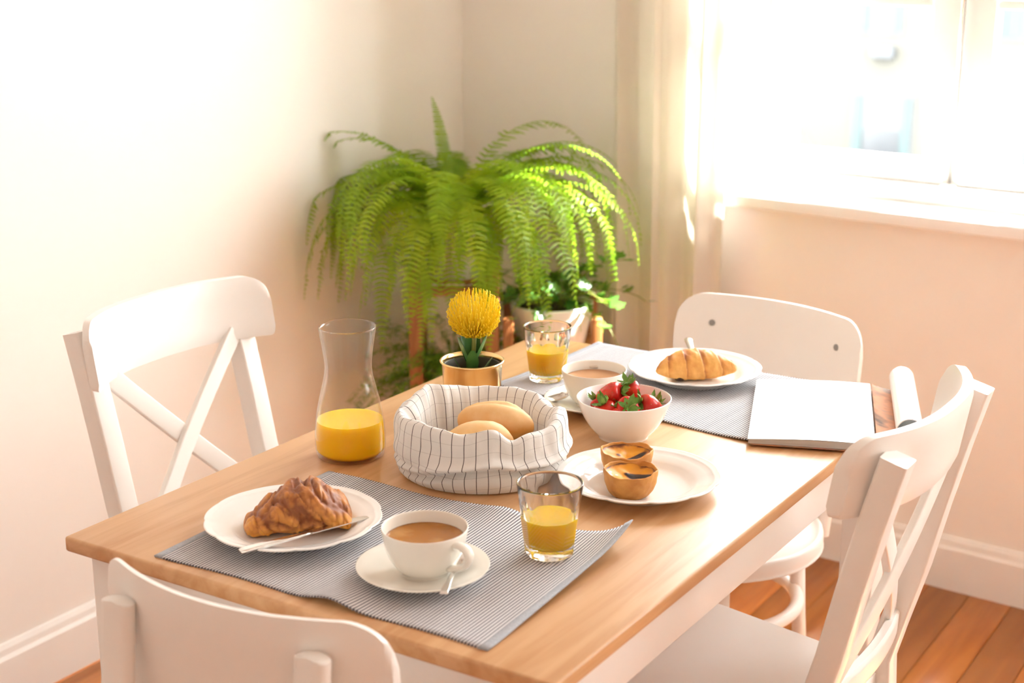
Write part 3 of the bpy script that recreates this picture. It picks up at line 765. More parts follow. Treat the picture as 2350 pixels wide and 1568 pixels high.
def carafe():
    t = thing('carafe', 'clear glass carafe one third full of orange juice', 'carafe', (-0.248, -0.142, TZ))
    outer = [(0.0470, 0.0008), (0.0500, 0.004), (0.0518, 0.012), (0.0524, 0.025), (0.0518, 0.042), (0.0500, 0.060), (0.0462, 0.082), (0.0408, 0.105), (0.0362, 0.124), (0.0346, 0.138), (0.0356, 0.152), (0.0384, 0.172), (0.0418, 0.194), (0.0422, 0.1985)]
    out = smooth_prof([(0, 0.002), (0.02, 0.0018), (0.042, 0.0004)] + outer, 4)
    tl = 0.0019; inn = []
    for r, z in reversed(outer): inn.append((r-tl, z if z > 0.004 else 0.0045))
    prof = out + [(0.0413, 0.1995)] + smooth_prof([q for q in inn if q[1] > 0.004 and q[1] < 0.198] + [(0.044, 0.0052), (0.02, 0.0048), (0, 0.0048)], 4)
    lobj('glass_body', prof, 'carafe_glass', t, 96)
    lv = 0.057; g = -0.0004
    jp = [(0, 0.0051), (0.02, 0.0051), (0.0438, 0.0056)] + [(r-tl-g, z) for r, z in smooth_prof([q for q in outer if 0.006 < q[1] < 0.056], 3)] + [(0.0502-tl-g, lv), (0.0480-tl, lv-0.0004), (0, lv-0.0004)]
    lobj('orange_juice', jp, 'juice', t, 96, sharp=50)
carafe()

# ------------------------------------------------------------------ bowl of strawberries
BW = (0.055, 0.150)
bowl = lobj('bowl', smooth_prof([(0, 0.005), (0.03, 0.004), (0.034, 0.0), (0.038, 0.0), (0.0405, 0.005), (0.052, 0.018), (0.063, 0.036), (0.0700, 0.054), (0.0728, 0.0625), (0.0722, 0.0640), (0.0708, 0.0632), (0.0675, 0.054), (0.060, 0.036), (0.049, 0.020), (0.036, 0.0095), (0.018, 0.0075), (0, 0.0072)], 4), 'porc', None, 96)
bowl.location = (*BW, TZ); tag(bowl, 'small round white bowl full of strawberries', 'bowl')
def strawberry(label, loc, rot, s, seed):
    t = thing('strawberry', label, 'strawberry', loc, 0, 'strawberries in the white bowl'); t.rotation_euler = rot
    rnd = random.Random(seed)
    prof = smooth_prof([(0, -0.030), (0.005, -0.0285), (0.011, -0.021), (0.0160, -0.009), (0.0172, 0.0), (0.0150, 0.0065), (0.009, 0.009), (0, 0.0085)], 5)
    def md(r, z, a, i): k = 1+0.06*sin(2*a+seed)+0.03*sin(3*a+2*seed); return r*k*s, z*s
    o = lobj('flesh', prof, 'straw', t, 32, md)
    # seeds: tiny raised pips
    g = G()
    for k in range(70):
        zq = -0.027+0.032*(k+0.5)/70; a = k*2.39996
        r = None
        for (r0, z0), (r1, z1) in zip(prof, prof[1:]):
            if z0 <= zq <= z1: r = r0+(r1-r0)*(zq-z0)/(z1-z0+1e-9); break
        if r is None or r < 0.003: continue
        kk = 1+0.06*sin(2*a+seed)+0.03*sin(3*a+2*seed)
        c = Vector((r*kk*s*cos(a), r*kk*s*sin(a), zq*s)); nn = Vector((cos(a), sin(a), -0.35)).normalized(); tt = Vector((-sin(a), cos(a), 0)); bb = nn.cross(tt)
        e = 0.00075*s
        g.add([c+tt*e*0.7, c+bb*e*1.4, c-tt*e*0.7, c-bb*e*1.4, c+nn*e*0.6], [(0, 1, 4), (1, 2, 4), (2, 3, 4), (3, 0, 4)])
    sd = g.build('seeds', 'fstem', t, smooth=False); tag(sd, kind='stuff')
    g = G(); nl = 9
    for k in range(nl):
        a = 2*pi*k/nl+rnd.uniform(-.2, .2); ln = rnd.uniform(0.015, 0.023)*s; up_ = rnd.uniform(0.1, 1.4); w = rnd.uniform(0.0032, 0.0050)*s
        d = Vector((cos(a), sin(a), 0)); sd_ = Vector((-sin(a), cos(a), 0)); z0 = 0.0088*s; L0 = []
        for q, ww in ((0, 0.5), (0.3, 1), (0.65, 0.85), (1, 0.05)):
            p = d*(ln*q*cos(up_*q)) + Vector((0, 0, z0+ln*sin(up_*q)*q*0.9)); L0 += [p+sd_*w*ww+Vector((0, 0, 0.0010)), p-Vector((0, 0, 0.0003)), p-sd_*w*ww+Vector((0, 0, 0.0010))]
        g.add(L0, [(i*3+j, i*3+j+1, i*3+j+4, i*3+j+3) for i in range(3) for j in range(2)])
    g.build('calyx', 'calyx', t)
    pth = bez((0, 0, 0.008*s), (0.001, 0, 0.014*s), (0.004*s, 0.002, 0.018*s), (0.007*s, 0.002, 0.020*s), 6)
    tube('stalk', pth, 0.0009, 'fstem', t, n=6, up=Vector((0, 1, 0)))
    return t
RV = Vector((0.845, 0.535, 0)); TV = Vector((0.535, -0.845, 0))      # along the far side of the table / towards the near side
def bpos(a, b, z): p = Vector((*BW, TZ+z)) + RV*a + TV*b; return (p.x, p.y, p.z)
def aim(v):   # euler turning +Z onto v
    return Vector(v).to_track_quat('Z', 'Y').to_euler()
sb = [  # lateral, towards camera, height, calyx direction (lateral, towards, up), size
    (-0.030, 0.018, 0.050, (-0.3, 0.1, 0.9), 1.05, 'strawberry at the left of the bowl with upright leaves'),
    (-0.012, -0.012, 0.066, (0.9, 0.35, 0.35), 1.1, 'bright strawberry lying on its side at the back top of the bowl'),
    (0.004, 0.030, 0.054, (0.1, 0.85, 0.55), 1.1, 'strawberry with leaves facing the viewer at the front of the bowl'),
    (0.031, 0.014, 0.054, (-0.75, 0.3, 0.4), 1.12, 'large dark strawberry pointing right at the right front of the bowl'),
    (0.010, -0.028, 0.070, (-0.2, 0.2, 0.95), 0.95, 'topmost strawberry with its leaf crown raised above the pile'),
    (0.044, -0.010, 0.044, (0.35, 0.2, 0.9), 1.0, 'strawberry at the right of the bowl with tall spiky leaves'),
    (-0.014, 0.026, 0.044, (-0.2, -0.4, 0.6), 0.85, 'strawberry against the front inside wall of the bowl'),
    (-0.036, -0.022, 0.046, (-0.4, -0.4, 0.7), 0.95, 'half hidden strawberry at the back left of the bowl'),
    (0.000, 0.000, 0.030, (0.2, 0.1, 0.4), 1.0, 'strawberry buried in the middle of the pile')]
for i, (a, b, z, d, s, lab) in enumerate(sb):
    dv = RV*d[0]+TV*d[1]+Vector((0, 0, d[2])); strawberry(lab, bpos(a, b, z), aim(dv), s, i*1.7+1)

# ------------------------------------------------------------------ cloth bread bag and rolls
BG = (-0.047, -0.092)
def bread_bag():
    R0 = 0.117; seg = 220
    # profile parameter: from base centre, out, up, over the lip and down inside
    pr = smooth_prof([(0.00, 0.001), (0.55, 0.001), (0.86, 0.001), (0.945, 0.006), (0.985, 0.016), (0.975, 0.026), (0.960, 0.031), (1.000, 0.036), (1.015, 0.046), (1.000, 0.060), (0.985, 0.075), (0.965, 0.087), (0.925, 0.0925), (0.860, 0.088), (0.800, 0.074), (0.775, 0.055), (0.760, 0.035), (0.72, 0.010), (0.5, 0.006), (0, 0.006)], 5)
    acc = [0]
    for a, b in zip(pr, pr[1:]): acc.append(acc[-1]+sqrt(((b[0]-a[0])*R0)**2+(b[1]-a[1])**2))
    n = len(pr); v = []; uvs = []
    av = atan2(RV.y, RV.x)
    for j in range(seg+1):
        a = 2*pi*j/seg; al = a-av      # al=0: to the right in the photo, -pi/2: towards the camera
        fr = max(0, -sin(al)); bk = max(0, sin(al))
        lip = 1 + 0.10*bk + 0.03*cos(al+2.5) + 0.05*sin(3*al+0.6) + 0.035*sin(5*al+2) - 0.16*exp(-((al_wrap(al, -1.15))/0.16)**2) - 0.09*exp(-((al_wrap(al, -1.75))/0.25)**2) - 0.10*exp(-((al_wrap(al, 0.35))/0.22)**2)
        for i, (r, z) in enumerate(pr):
            p = Vector((cos(a), sin(a), 0))
            h = min(1, z/0.09)
            rr = r*R0*(1+0.07*abs(cos(al))**2 - 0.05*abs(sin(al)))
            zz = z*(1+(lip-1)*h)
            outer = i < n*0.62
            # wrinkles: soft vertical gathers + a sagging horizontal fold near the bottom
            wv = 0.0050*h*(mnoise.noise(Vector((cos(a)*3, sin(a)*3, z*14)))+0.5*mnoise.noise(Vector((cos(a)*7, sin(a)*7, z*22+4))))
            sag = 0.0
            if outer and r > 0.9 and z > 0.004:
                zc = 0.030+0.010*sin(al*1.0+2.2)+0.006*sin(3*al)
                sag = 0.0105*exp(-((z-zc-0.006)/0.006)**2) - 0.0115*exp(-((z-zc+0.005)/0.0045)**2)
                sag *= 0.35+0.65*fr
                wv += 0.003*mnoise.noise(Vector((cos(a)*6, sin(a)*6, z*40+9)))
            if i > n*0.60 and z > 0.02:
                rr *= 1-0.10*max(0, mnoise.noise(Vector((cos(a)*4+3, sin(a)*4, 2.2))))
            rr += wv+sag if r > 0.3 else 0
            v.append((rr*cos(a), rr*sin(a), max(0.0008, zz + (0.25*wv if z > 0.02 else 0)))); uvs.append((a*R0*0.97, acc[i]+0.006*sin(2*al)))
    f = [(j*n+i, (j+1)*n+i, (j+1)*n+i+1, j*n+i+1) for j in range(seg) for i in range(n-1)]
    me = bpy.data.meshes.new('bread_bag'); me.from_pydata(v, [], f); me.update()
    uv = me.uv_layers.new(name='UVMap')
    for lp in me.loops: uv.data[lp.index].uv = uvs[lp.vertex_index]
    me.materials.append(M['check']); me.shade_smooth()
    bm = bmesh.new(); bm.from_mesh(me); bmesh.ops.remove_doubles(bm, verts=bm.verts, dist=1e-5); bmesh.ops.recalc_face_normals(bm, faces=bm.faces); bm.to_mesh(me); bm.free()
    o = bpy.data.objects.new('bread_bag', me); C.objects.link(o); o.location = (*BG, TZ)
    tag(o, 'white checked cloth bread bag with its edge rolled down, full of rolls', 'bread bag')
def al_wrap(a, c):
    d = (a-c) % (2*pi); return d-2*pi if d > pi else d
bread_bag()
def roll(label, lat, tow, z, sx, sy, sz, rz, seed, m='bread', tilt=0):
    v, f = lathe([(sin(pi*i/20), -cos(pi*i/20)) for i in range(21)], 40)
    out = []
    for p in v:
        p = Vector(p); k = 1+0.05*N3(p, 1.6, seed)+0.02*N3(p, 5, seed)
        zz = p.z if p.z > 0 else p.z*0.65
        crease = 0.10*exp(-(p.y/0.16)**2)*max(0, p.z)*(1-p.x*p.x) if seed > 1.5 else 0
        out.append((p.x*k*sx, p.y*k*sy, (zz*k-crease)*sz))
    o = fix_poles(mk('bread_roll', out, f, m)); pos = Vector((*BG, TZ+z))+RV*lat+TV*tow
    o.location = pos; o.rotation_euler = (tilt, 0, rz); tag(o, label, 'bread roll', 'bread rolls in the cloth bag')
av = atan2(RV.y, RV.x)
roll('smooth golden bread roll at the front of the cloth bag', -0.002, 0.038, 0.054, 0.050, 0.028, 0.034, av+0.1, 1.0)
roll('large floury bread roll behind, leaning to the right of the bag', 0.020, -0.022, 0.062, 0.058, 0.030, 0.036, av-0.30, 2.0)
roll('low dark-crusted bread roll at the left inside the bag', -0.053, 0.004, 0.030, 0.030, 0.026, 0.030, av+0.5, 1.3)

# ------------------------------------------------------------------ croissants
def crois_far():
    n = 110; k = 48; v = []; ridge = []
    for i in range(n+1):
        q = i/n; x = (q-0.5)*0.142; bend = 0.020*(1-((q-0.5)*2)**2)
        env = max(0.05, sin(pi*min(1, max(0, q)))**0.55)
        R_ = 0.030*env
        if q > 0.86: R_ = max(R_, 0.0145*sqrt(max(0.0, 1-((q-0.90)/0.10)**2)))
        if q < 0.16: R_ = max(R_, 0.0120*sqrt(max(0.0, 1-((0.10-q)/0.10)**2)))
        for j in range(k):
            a = 2*pi*j/k
            st = q*5.4 + 0.16*sin(a*1.0+0.5) + 0.9*(q-0.5)*cos(a) + 0.10*mnoise.noise(Vector((q*5, cos(a), sin(a))))
            fr = st % 1.0
            lay = (fr**0.55)*0.0022*env - 0.0008
            w = 0.0016*mnoise.noise(Vector((q*16, cos(a)*2, sin(a)*2)))
            r = R_+lay+w if R_ > 0.004 else R_
            zz = r*sin(a)*1.02; yy = r*cos(a)*1.02
            if zz < -0.016*env: zz = -0.016*env+(zz+0.016*env)*0.12
            v.append((x, yy+bend-0.01, zz+0.0165+0.002)); ridge.append(0.25+0.55*(1-fr)**5+0.35*max(0, sin(a))**2*(0.5+0.5*sin(st*2*pi)) - 0.25*max(0, -sin(a)))
    f = [(i*k+j, i*k+(j+1) % k, (i+1)*k+(j+1) % k, (i+1)*k+j) for i in range(n) for j in range(k)] + [tuple(range(k)), tuple(n*k+j for j in range(k-1, -1, -1))]
    o = mk('croissant', v, f, 'crois2'); fl('ridge', o, ridge)
    o.location = (0.026, 0.462, MT+0.0050); o.rotation_euler = (0, 0, av+0.12)
    tag(o, 'smooth golden crescent croissant on the far plate', 'croissant')
    vv, ff = lathe([(sin(pi*i/8)*0.008, -cos(pi*i/8)*0.0045) for i in range(9)], 16)
    c = fix_poles(mk('chocolate_filling', vv, ff, 'choc', o)); c.location = (-0.028, -0.012, 0.0048); c.scale = (1.3, 1, 1)
    tag(c, 'dark chocolate showing under the crust')
crois_far()
def crois_near():
    """crumpled wedge-shaped piece: tall in the middle, blunt right end"""
    n = 130; k = 72; v = []; ridge = []
    def hgt(q): return 0.004+0.066*min(1, sin(pi*min(1, q*0.60+0.02))**0.85)*(1 if q < 0.55 else 1-0.62*((q-0.55)/0.45)**1.25)
    def wid(q): return 0.008+0.036*(sin(pi*min(1, 0.06+q*0.80))**0.7)
    for i in range(n+1):
        q = i/n; x = (q-0.5)*0.140; H = hgt(q); Wd = wid(q); e = 1.0
        if q > 0.94: e = sqrt(max(0.0, 1-((q-0.94)/0.06)**2))*0.85+0.15
        if q < 0.05: e = sqrt(max(0.0, 1-((0.05-q)/0.05)**2))*0.85+0.15
        for j in range(k):
            a = 2*pi*j/k; ca, sa = cos(a), sin(a)
            y = Wd*math.copysign(abs(ca)**0.8, ca)*e; z = H*0.5*(1+math.copysign(abs(sa)**0.9, sa)*e)
            # lower lip bulges out to the front
            if z < 0.016: y *= 1.10
            p = Vector((x, y, z))
            wp = Vector((p.x*46+0.9*mnoise.noise(p*25), p.y*24, p.z*26+p.x*20))
            n1 = mnoise.noise(wp+Vector((3, 1, 7))); cr = min(1, abs(n1)*2.2)
            n2 = mnoise.noise(p*95+Vector((1, 8, 2))); cr2 = min(1, abs(n2)*2.2)
            st = q*4.2+0.9*z/0.06+0.5*mnoise.noise(p*22); fr = st % 1.0
            lay = 0.0030*(1-(1-fr)**3 if fr < 0.92 else (1-fr)/0.08)-0.0022
            dsp = lay+0.0062*(cr**0.7-0.6)+0.0022*(cr2**0.8-0.5)
            nrm = Vector((0, ca/max(Wd, .01), sa/max(H*0.5, .01))).normalized()
            up_ = 1 if z > 0.004 else 0.2
            p = p+nrm*dsp*up_*(0.4+0.6*e)
            # the crown folds over with a notch
            p.z -= 0.012*exp(-((q-0.58)/0.035)**2)*max(0, sa)*(1 if ca > -0.3 else 0.3)
            p.z = max(0.0, p.z); v.append(tuple(p))
            ridge.append(min(1, max(0, 0.15+0.65*max(0, (z-0.010)/0.05)**0.7*0.8+0.60*(1-cr)**2+0.25*(1-cr2)**3+0.3*(1-fr)**8)))
    f = [(i*k+j, i*k+(j+1) % k, (i+1)*k+(j+1) % k, (i+1)*k+j) for i in range(n) for j in range(k)] + [tuple(range(k)), tuple(n*k+j for j in range(k-1, -1, -1))]
    o = mk('croissant', v, f, 'crois1'); fl('ridge', o, ridge)
    o.location = (-0.122, -0.412, MT+0.0052); o.rotation_euler = (0, 0, av+0.22)
    tag(o, 'crumpled dark-crusted piece of croissant on the near plate', 'croissant')
crois_near()

# ------------------------------------------------------------------ knife and fork
def knife(label, p0, p1, name='table_knife', cat='knife', fork=False):
    p0, p1 = Vector(p0), Vector(p1); d = p1-p0; L_ = d.length
    t = thing(name, label, cat, p0); t.rotation_euler = Matrix((d.normalized(), Vector((0, 0, 1)).cross(d).normalized(), d.cross(Vector((0, 0, 1)).cross(d)).normalized())).transposed().to_euler()
    hp = [(L_*q, 0, 0) for q in (0, 0.04, 0.1, 0.2, 0.35, 0.46, 0.52)]
    sc = [0.75, 1.1, 1.15, 1.0, 0.85, 0.65, 0.55]
    v, f = sweep([Vector(h) for h in hp], rrect(0.0125, 0.0048, 0.0020), scale=lambda q: (sc[min(6, int(round(q*6)))], sc[min(6, int(round(q*6)))])); mk('handle', v, f, 'steel', t)
    v, f = [], []
    n = 16
    for i in range(n+1):
        q = i/n; x = L_*(0.51+0.49*q); w0 = -0.0040; w1 = 0.0060+0.0035*sin(pi*q*0.9)
        if q > 0.8: w1 = w1-(w1-w0)*((q-0.8)/0.2)**2*0.97
        v += [(x, w0, 0.0007), (x, w1, 0.0), (x, w0, -0.0007)]
    for i in range(n): f += [(i*3+j, i*3+(j+1) % 3, (i+1)*3+(j+1) % 3, (i+1)*3+j) for j in range(3)]
    f += [(0, 1, 2), (n*3, n*3+2, n*3+1)]
    mk('blade', v, f, 'steel', t, autos=30); return t
knife('long steel table knife resting across the near plate rim', (-0.101, -0.545, MT+0.0235), (-0.043, -0.352, MT+0.0170))
knife('steel knife with its handle rising behind the smooth croissant', (-0.052, 0.594, MT+0.0340), (0.010, 0.500, MT+0.0150))

# ------------------------------------------------------------------ custard tarts
def tart(label, loc, rz, seed):
    t = thing('custard_tart', label, 'tart', loc, rz, 'custard tarts'); t.scale = (1.03, 1.03, 1.05)
    def md(r, z, a, i):
        k = 1+0.02*sin(3*a+seed)+0.012*sin(7*a+seed*2)
        zz = z
        if z > 0.022: zz += 0.0016*sin(2*a+seed)+0.0011*sin(5*a+seed*3)+0.0016*mnoise.noise(Vector((cos(a)*3.5, sin(a)*3.5, seed*3)))
        return r*k+0.0009*mnoise.noise(Vector((cos(a)*7, sin(a)*7, z*160+seed)))+(0.0010*mnoise.noise(Vector((cos(a)*5, sin(a)*5, seed+9))) if z > 0.028 else 0), zz
    lobj('pastry_shell', smooth_prof([(0, 0.0), (0.019, 0.0), (0.0245, 0.0015), (0.0300, 0.008), (0.0338, 0.017), (0.0358, 0.026), (0.0366, 0.0335), (0.0358, 0.0355), (0.0345, 0.0345), (0.0335, 0.029), (0.031, 0.022), (0.015, 0.020), (0, 0.020)], 4), 'pastry', t, 72, md)
    v = []; burn = []; sug = []; rings = 22; seg = 72
    for i in range(rings+1):
        r = 0.0340*i/rings
        for j in range(seg):
            a = 2*pi*j/seg; x, y = r*cos(a), r*sin(a)
            z = 0.0240+0.0070*(r/0.0340)**3+0.0012*mnoise.noise(Vector((x*90, y*90, seed)))-0.0020*exp(-(r/0.012)**2)
            b = -0.06+0.34*(r/0.0340)**8
            yo = 0.003 if seed < 1.5 else -0.006
            b += 1.1*exp(-(((x-0.012)/0.016)**4+((y-yo+0.25*(x-0.013)*(1 if seed < 1.5 else -1))/0.0062)**2))
            b += 0.4*exp(-(((x+0.006)/0.004)**2+((y-0.012)/0.004)**2))
            v.append((x, y, z + 0.0014*max(0, b))); burn.append(b); sug.append(0.56*exp(-(((x+0.024)/0.013)**2+((y+0.004)/0.020)**2))+0.40*exp(-(((x-0.027)/0.006)**2+((y+0.014)/0.008)**2)))
    f = [(i*seg+j, i*seg+(j+1) % seg, (i+1)*seg+(j+1) % seg, (i+1)*seg+j) for i in range(rings) for j in range(seg)]
    o = mk('custard', v, f, 'custard', t); fl('burn', o, burn); fl('sugar', o, sug); fl_fix(o)
    return t
def fl_fix(o):
    pass
PT = Vector((0.177, -0.032, TZ+0.0046))
tf = Vector((0.1845, -0.072, TZ+0.0046)); tr = tf - TV*0.0755 + Vector((0, 0, 0.0015))
tart('burnt-topped custard tart in front, nearer the juice glass', tf, av-0.15, 1.0)
tart('burnt-topped custard tart behind the other, nearer the strawberry bowl', tr, av+0.35, 2.0)

# ------------------------------------------------------------------ brass pot with pincushion flower
PP = (-0.192, 0.100)
pot = thing('flower_pot', 'shiny brass pot holding the yellow pincushion flower', 'pot', (*PP, TZ))
lobj('brass_shell', [(0, 0.0006), (0.040, 0.0006), (0.0425, 0.0012), (0.0437, 0.004), (0.0480, 0.092), (0.0495, 0.0940), (0.0512, 0.0955), (0.0512, 0.0972), (0.0496, 0.0980), (0.0478, 0.0968), (0.0468, 0.091), (0.0425, 0.006), (0.041, 0.003), (0, 0.003)], 'brass', pot, 80)
lobj('soil', [(0, 0.058), (0.03, 0.057), (0.0430, 0.056), (0.0425, 0.050), (0, 0.050)], 'soil', pot, 40)
tag(lobj('inner_pot', [(0.0418, 0.008), (0.0430, 0.045), (0.0445, 0.088), (0.0456, 0.0895), (0.0462, 0.088), (0.0424, 0.008)], 'liner', pot, 56), 'dark plastic nursery pot inside the brass')
fl_ = thing('pincushion_flower', 'yellow pincushion protea bloom rising from the brass pot', 'flower', (PP[0], PP[1], TZ+0.055))
FX = RV*0.004
tube('stem', bez((0, 0, -0.002), (0.001, 0, 0.03), (0.002, 0.002, 0.05), FX+Vector((0, 0, 0.086)), 10), 0.0036, 'fstem', fl_, n=10, up=Vector((0, 1, 0)))
def leafmesh(ln, w, curl):
    v = []; f = []; n = 8
    for i in range(n+1):
        q = i/n; ww = w*(sin(pi*min(1, 0.10+0.82*q))**0.8)*(1 if q < 0.9 else 0.75); x = ln*q
        for s in (-1, -0.5, 0, 0.5, 1): v.append((x, s*ww, 0.15*abs(s)*ww+curl*q*q*ln))
    for i in range(n):
        for j in range(4): f.append((i*5+j, i*5+j+1, (i+1)*5+j+1, (i+1)*5+j))
    top = len(v); v += [(x, y, z-0.0008) for x, y, z in v]
    f += [tuple(top+i for i in reversed(q)) for q in list(f)]
    return v, f
for ang, el, z0, ln in ((-2.7, 1.10, 0.030, 0.056), (-0.35, 1.05, 0.036, 0.056), (-1.50, 0.95, 0.020, 0.052), (1.2, 1.2, 0.040, 0.050), (2.6, 1.15, 0.030, 0.052), (-0.1, 0.85, 0.006, 0.050), (-2.9, 0.9, 0.006, 0.048), (1.9, 1.3, 0.044, 0.042)):
    v, f = leafmesh(ln, 0.0100, 0.10); o = mk('leaf', v, f, 'fleaf', fl_)
    aa = ang+av; o.location = (0.003*cos(aa), 0.003*sin(aa), z0); o.rotation_euler = (0, -el, aa)
bl = Vector((FX.x, FX.y, 0.082))
core = lobj('flower_core', [(0, -0.004), (0.006, -0.003), (0.009, 0.004), (0.012, 0.010), (0.0125, 0.017), (0.010, 0.023), (0.006, 0.027), (0, 0.028)], 'petalc', fl_, 28); core.location = bl
g = G(); rnd = random.Random(5)
for ring in range(13):
    tq = (ring+0.5)/13; cnt = int(10+26*sin(pi*(0.10+0.74*tq)))
    for k in range(cnt):
        a = 2*pi*(k+rnd.random()*0.6)/cnt+ring*0.4
        th = 0.55+2.20*tq+rnd.uniform(-.05, .05)      # polar angle of the tip seen from the ball centre (0 = bottom)
        d = Vector((cos(a), sin(a), 0)); z0 = -0.002+0.030*tq
        st = d*(0.004+0.009*min(1, tq*1.6)*(1 if tq < 0.6 else 1-0.8*(tq-0.6)/0.4))+Vector((0, 0, z0*0.7))
        R_ = 0.0420*rnd.uniform(0.95, 1.05)
        tip = d*(R_*sin(pi-th) if th > pi/2 else R_*sin(th))+Vector((0, 0, 0.036-R_*cos(th)*0.96))
        midp = (st+tip)*0.5+d*0.011*(0.3+tq)+Vector((0, 0, -0.002))
        if tq > 0.65: midp = (st+tip)*0.5+d*(0.014-0.010*(tq-0.65)/0.35)
        path = [st*(1-q)**2+midp*2*q*(1-q)+tip*q*q for q in [i/6 for i in range(7)]]
        path.append(path[-1]+(Vector((0, 0, 0.036))-path[-1]).normalized()*0.0015+Vector((0, 0, 0.0015)))
        v, f = sweep([p+bl for p in path], circ(0.00062, 4), up=Vector((-sin(a), cos(a), 0.01)), scale=lambda q: 1.0 if q < 0.85 else 1.55)
        g.add(v, f)
tag(g.build('flower_styles', 'petal', fl_), kind='stuff')

# ------------------------------------------------------------------ magazine with its right half rolled up
def magazine():
    ang = radians(21); e1 = Vector((cos(ang), sin(ang), 0))
    t = thing('magazine', 'open white-paged magazine with its right half rolled up', 'magazine', (0.236, 0.212, TZ+0.0036), ang)
    W_, H_ = 0.188, 0.312
    def sheet(name, fx, n, m, x0=0.0, y0=0.0, y1=H_, th=0.0005, rows=10, warp=0.0):
        v = []; f = []; pts = [Vector((fx(i/n)[0], 0, fx(i/n)[1])) for i in range(n+1)]
        nr = []
        for i in range(n+1):
            d = pts[min(i+1, n)]-pts[max(i-1, 0)]; nr.append(Vector((-d.z, 0, d.x)).normalized())
        for s in (0, 1):
            for j in range(rows+1):
                y = y0+(y1-y0)*j/rows
                for i in range(n+1):
                    p = pts[i]+nr[i]*(th*s); v.append((p.x, y, p.z+warp*sin(pi*j/rows*1.5+i/n*2)*(1-abs(2*i/n-1))))
        R_ = n+1; K = R_*(rows+1)
        for j in range(rows):
            for i in range(n):
                q = j*R_+i; f.append((q, q+R_, q+R_+1, q+1)); q += K; f.append((q, q+1, q+R_+1, q+R_))
        for i in range(n):
            for q in (i, rows*R_+i): f.append((q, q+1, q+1+K, q+K))
        for j in range(rows):
            for q in (j*R_, j*R_+n): f.append((q, q+R_, q+R_+K, q+K))
        return mk(name, v, f, m, t, autos=40)
    # left half: a block of pages, swelling to the spine
    def blk(q): return (W_*q, 0.0009)
    prof = lambda x: 0.0075+0.0045*sin(min(1, x/W_)*pi*0.75)
    v = []; f = []; n = 24
    for y in (0, H_):
        for i in range(n+1): v.append((W_*i/n, y, 0.0010))
        for i in range(n+1): v.append((W_*i/n, y, prof(W_*i/n)))
    R_ = n+1
    for i in range(n):
        f += [(i, i+1, R_+i+1, R_+i), (2*R_+i, 3*R_+i, 3*R_+i+1, 2*R_+i+1), (R_+i, R_+i+1, 3*R_+i+1, 3*R_+i), (i, 2*R_+i, 2*R_+i+1, i+1)]
    f += [(0, R_, 3*R_, 2*R_), (n, 2*R_+n, 3*R_+n, R_+n)]
    tag(mk('page_block', v, f, 'paper_edge', t, smooth=False), 'greyish cut edges of the stacked pages')
    sheet('left_page', lambda q: (W_*q-0.001, prof(W_*q)+0.0003), 24, 'paper', warp=0.0008, y0=-0.001, y1=H_+0.001)
    sheet('cover', lambda q: (0.004+(W_+0.04)*q, 0.0002), 10, 'print', y0=-0.004, y1=H_-0.004)
    # right half: lies from the spine, then rolls up over itself
    sheet('printed_page', lambda q: (W_+0.002+0.034*q, prof(W_)-0.0095*q**0.6+0.0015), 10, 'print')
    def spiral(q):
        r = 0.0215-0.0032*q; a = -pi/2+q*2*pi*1.35
        return (W_+0.050+r*cos(a), 0.0232+r*sin(a)+0.0006)
    tag(sheet('rolled_pages', spiral, 90, 'paper', y0=0.034, y1=H_+0.004, th=0.0014), 'pages rolled into a glossy white tube')
    return t
magazine()

# ------------------------------------------------------------------ plants in the corner
FP = Vector((-0.952, 1.158, 0)); LAT = Vector((0.845, 0.535, 0)); FWD = Vector((-0.535, 0.845, 0))
def plant_stand(label, c, half, top, bar, leg_w):
    rz = atan2(LAT.y, LAT.x); t = thing('plant_stand', label, 'plant stand', (c.x, c.y, 0), rz, 'wooden plant stands')
    for sx in (-1, 1):
        for sy in (-1, 1):
            bbox('leg', sx*half-leg_w/2, sx*half+leg_w/2, sy*half-leg_w/2, sy*half+leg_w/2, 0, top, 'stand', t, bev=0.003)
    w = leg_w*0.7
    for z in (bar, 0.30):
        for s in (-1, 1):
            bbox('cross_bar', -half+leg_w/2, half-leg_w/2, s*half-w/2, s*half+w/2, z-0.022, z, 'stand', t, bev=0.002)
            bbox('cross_bar', s*half-w/2, s*half+w/2, -half+leg_w/2, half-leg_w/2, z-0.022, z, 'stand', t, bev=0.002)
        bbox('shelf_board', -half-w/2+0.002, half+w/2-0.002, -half+w, half-w, z+0.0002, z+0.008, 'stand', t, bev=0.002)
    return t
plant_stand('tall wooden plant stand carrying the big fern', FP, 0.092, 0.725, 0.676, 0.032)
def planter(label, c, z, r0, r1, h, m, soil=0.85):
    t = thing('planter', label, 'planter', (c.x, c.y, z), 0)
    lobj('pot_shell', [(0, 0), (r0, 0), (r0+0.002, 0.003), (r1, h-0.004), (r1-0.001, h), (r1-0.005, h), (r1-0.007, h-0.006), (r0-0.002, 0.008), (0, 0.008)], m, t, 56)
    lobj('soil', [(0, h*soil+0.004), (r0+(r1-r0)*soil-0.006, h*soil), (r0+(r1-r0)*soil-0.008, h*soil-0.006), (0, h*soil-0.006)], 'soil', t, 32)
    return t
planter('white pot of the big fern between the stand legs', FP, 0.6842, 0.064, 0.073, 0.150, 'pot_white')
def clampp(p):
    p.x = max(p.x, XL+0.012); lim = 1.605-0.062*(p.x-XL)-0.015
    if p.x > -0.76: lim -= 0.125
    if p.y > lim: p.y = lim
    return p
fern = thing('boston_fern', 'large arching green fern on the tall stand in the corner', 'fern', (FP.x, FP.y, 0.845))
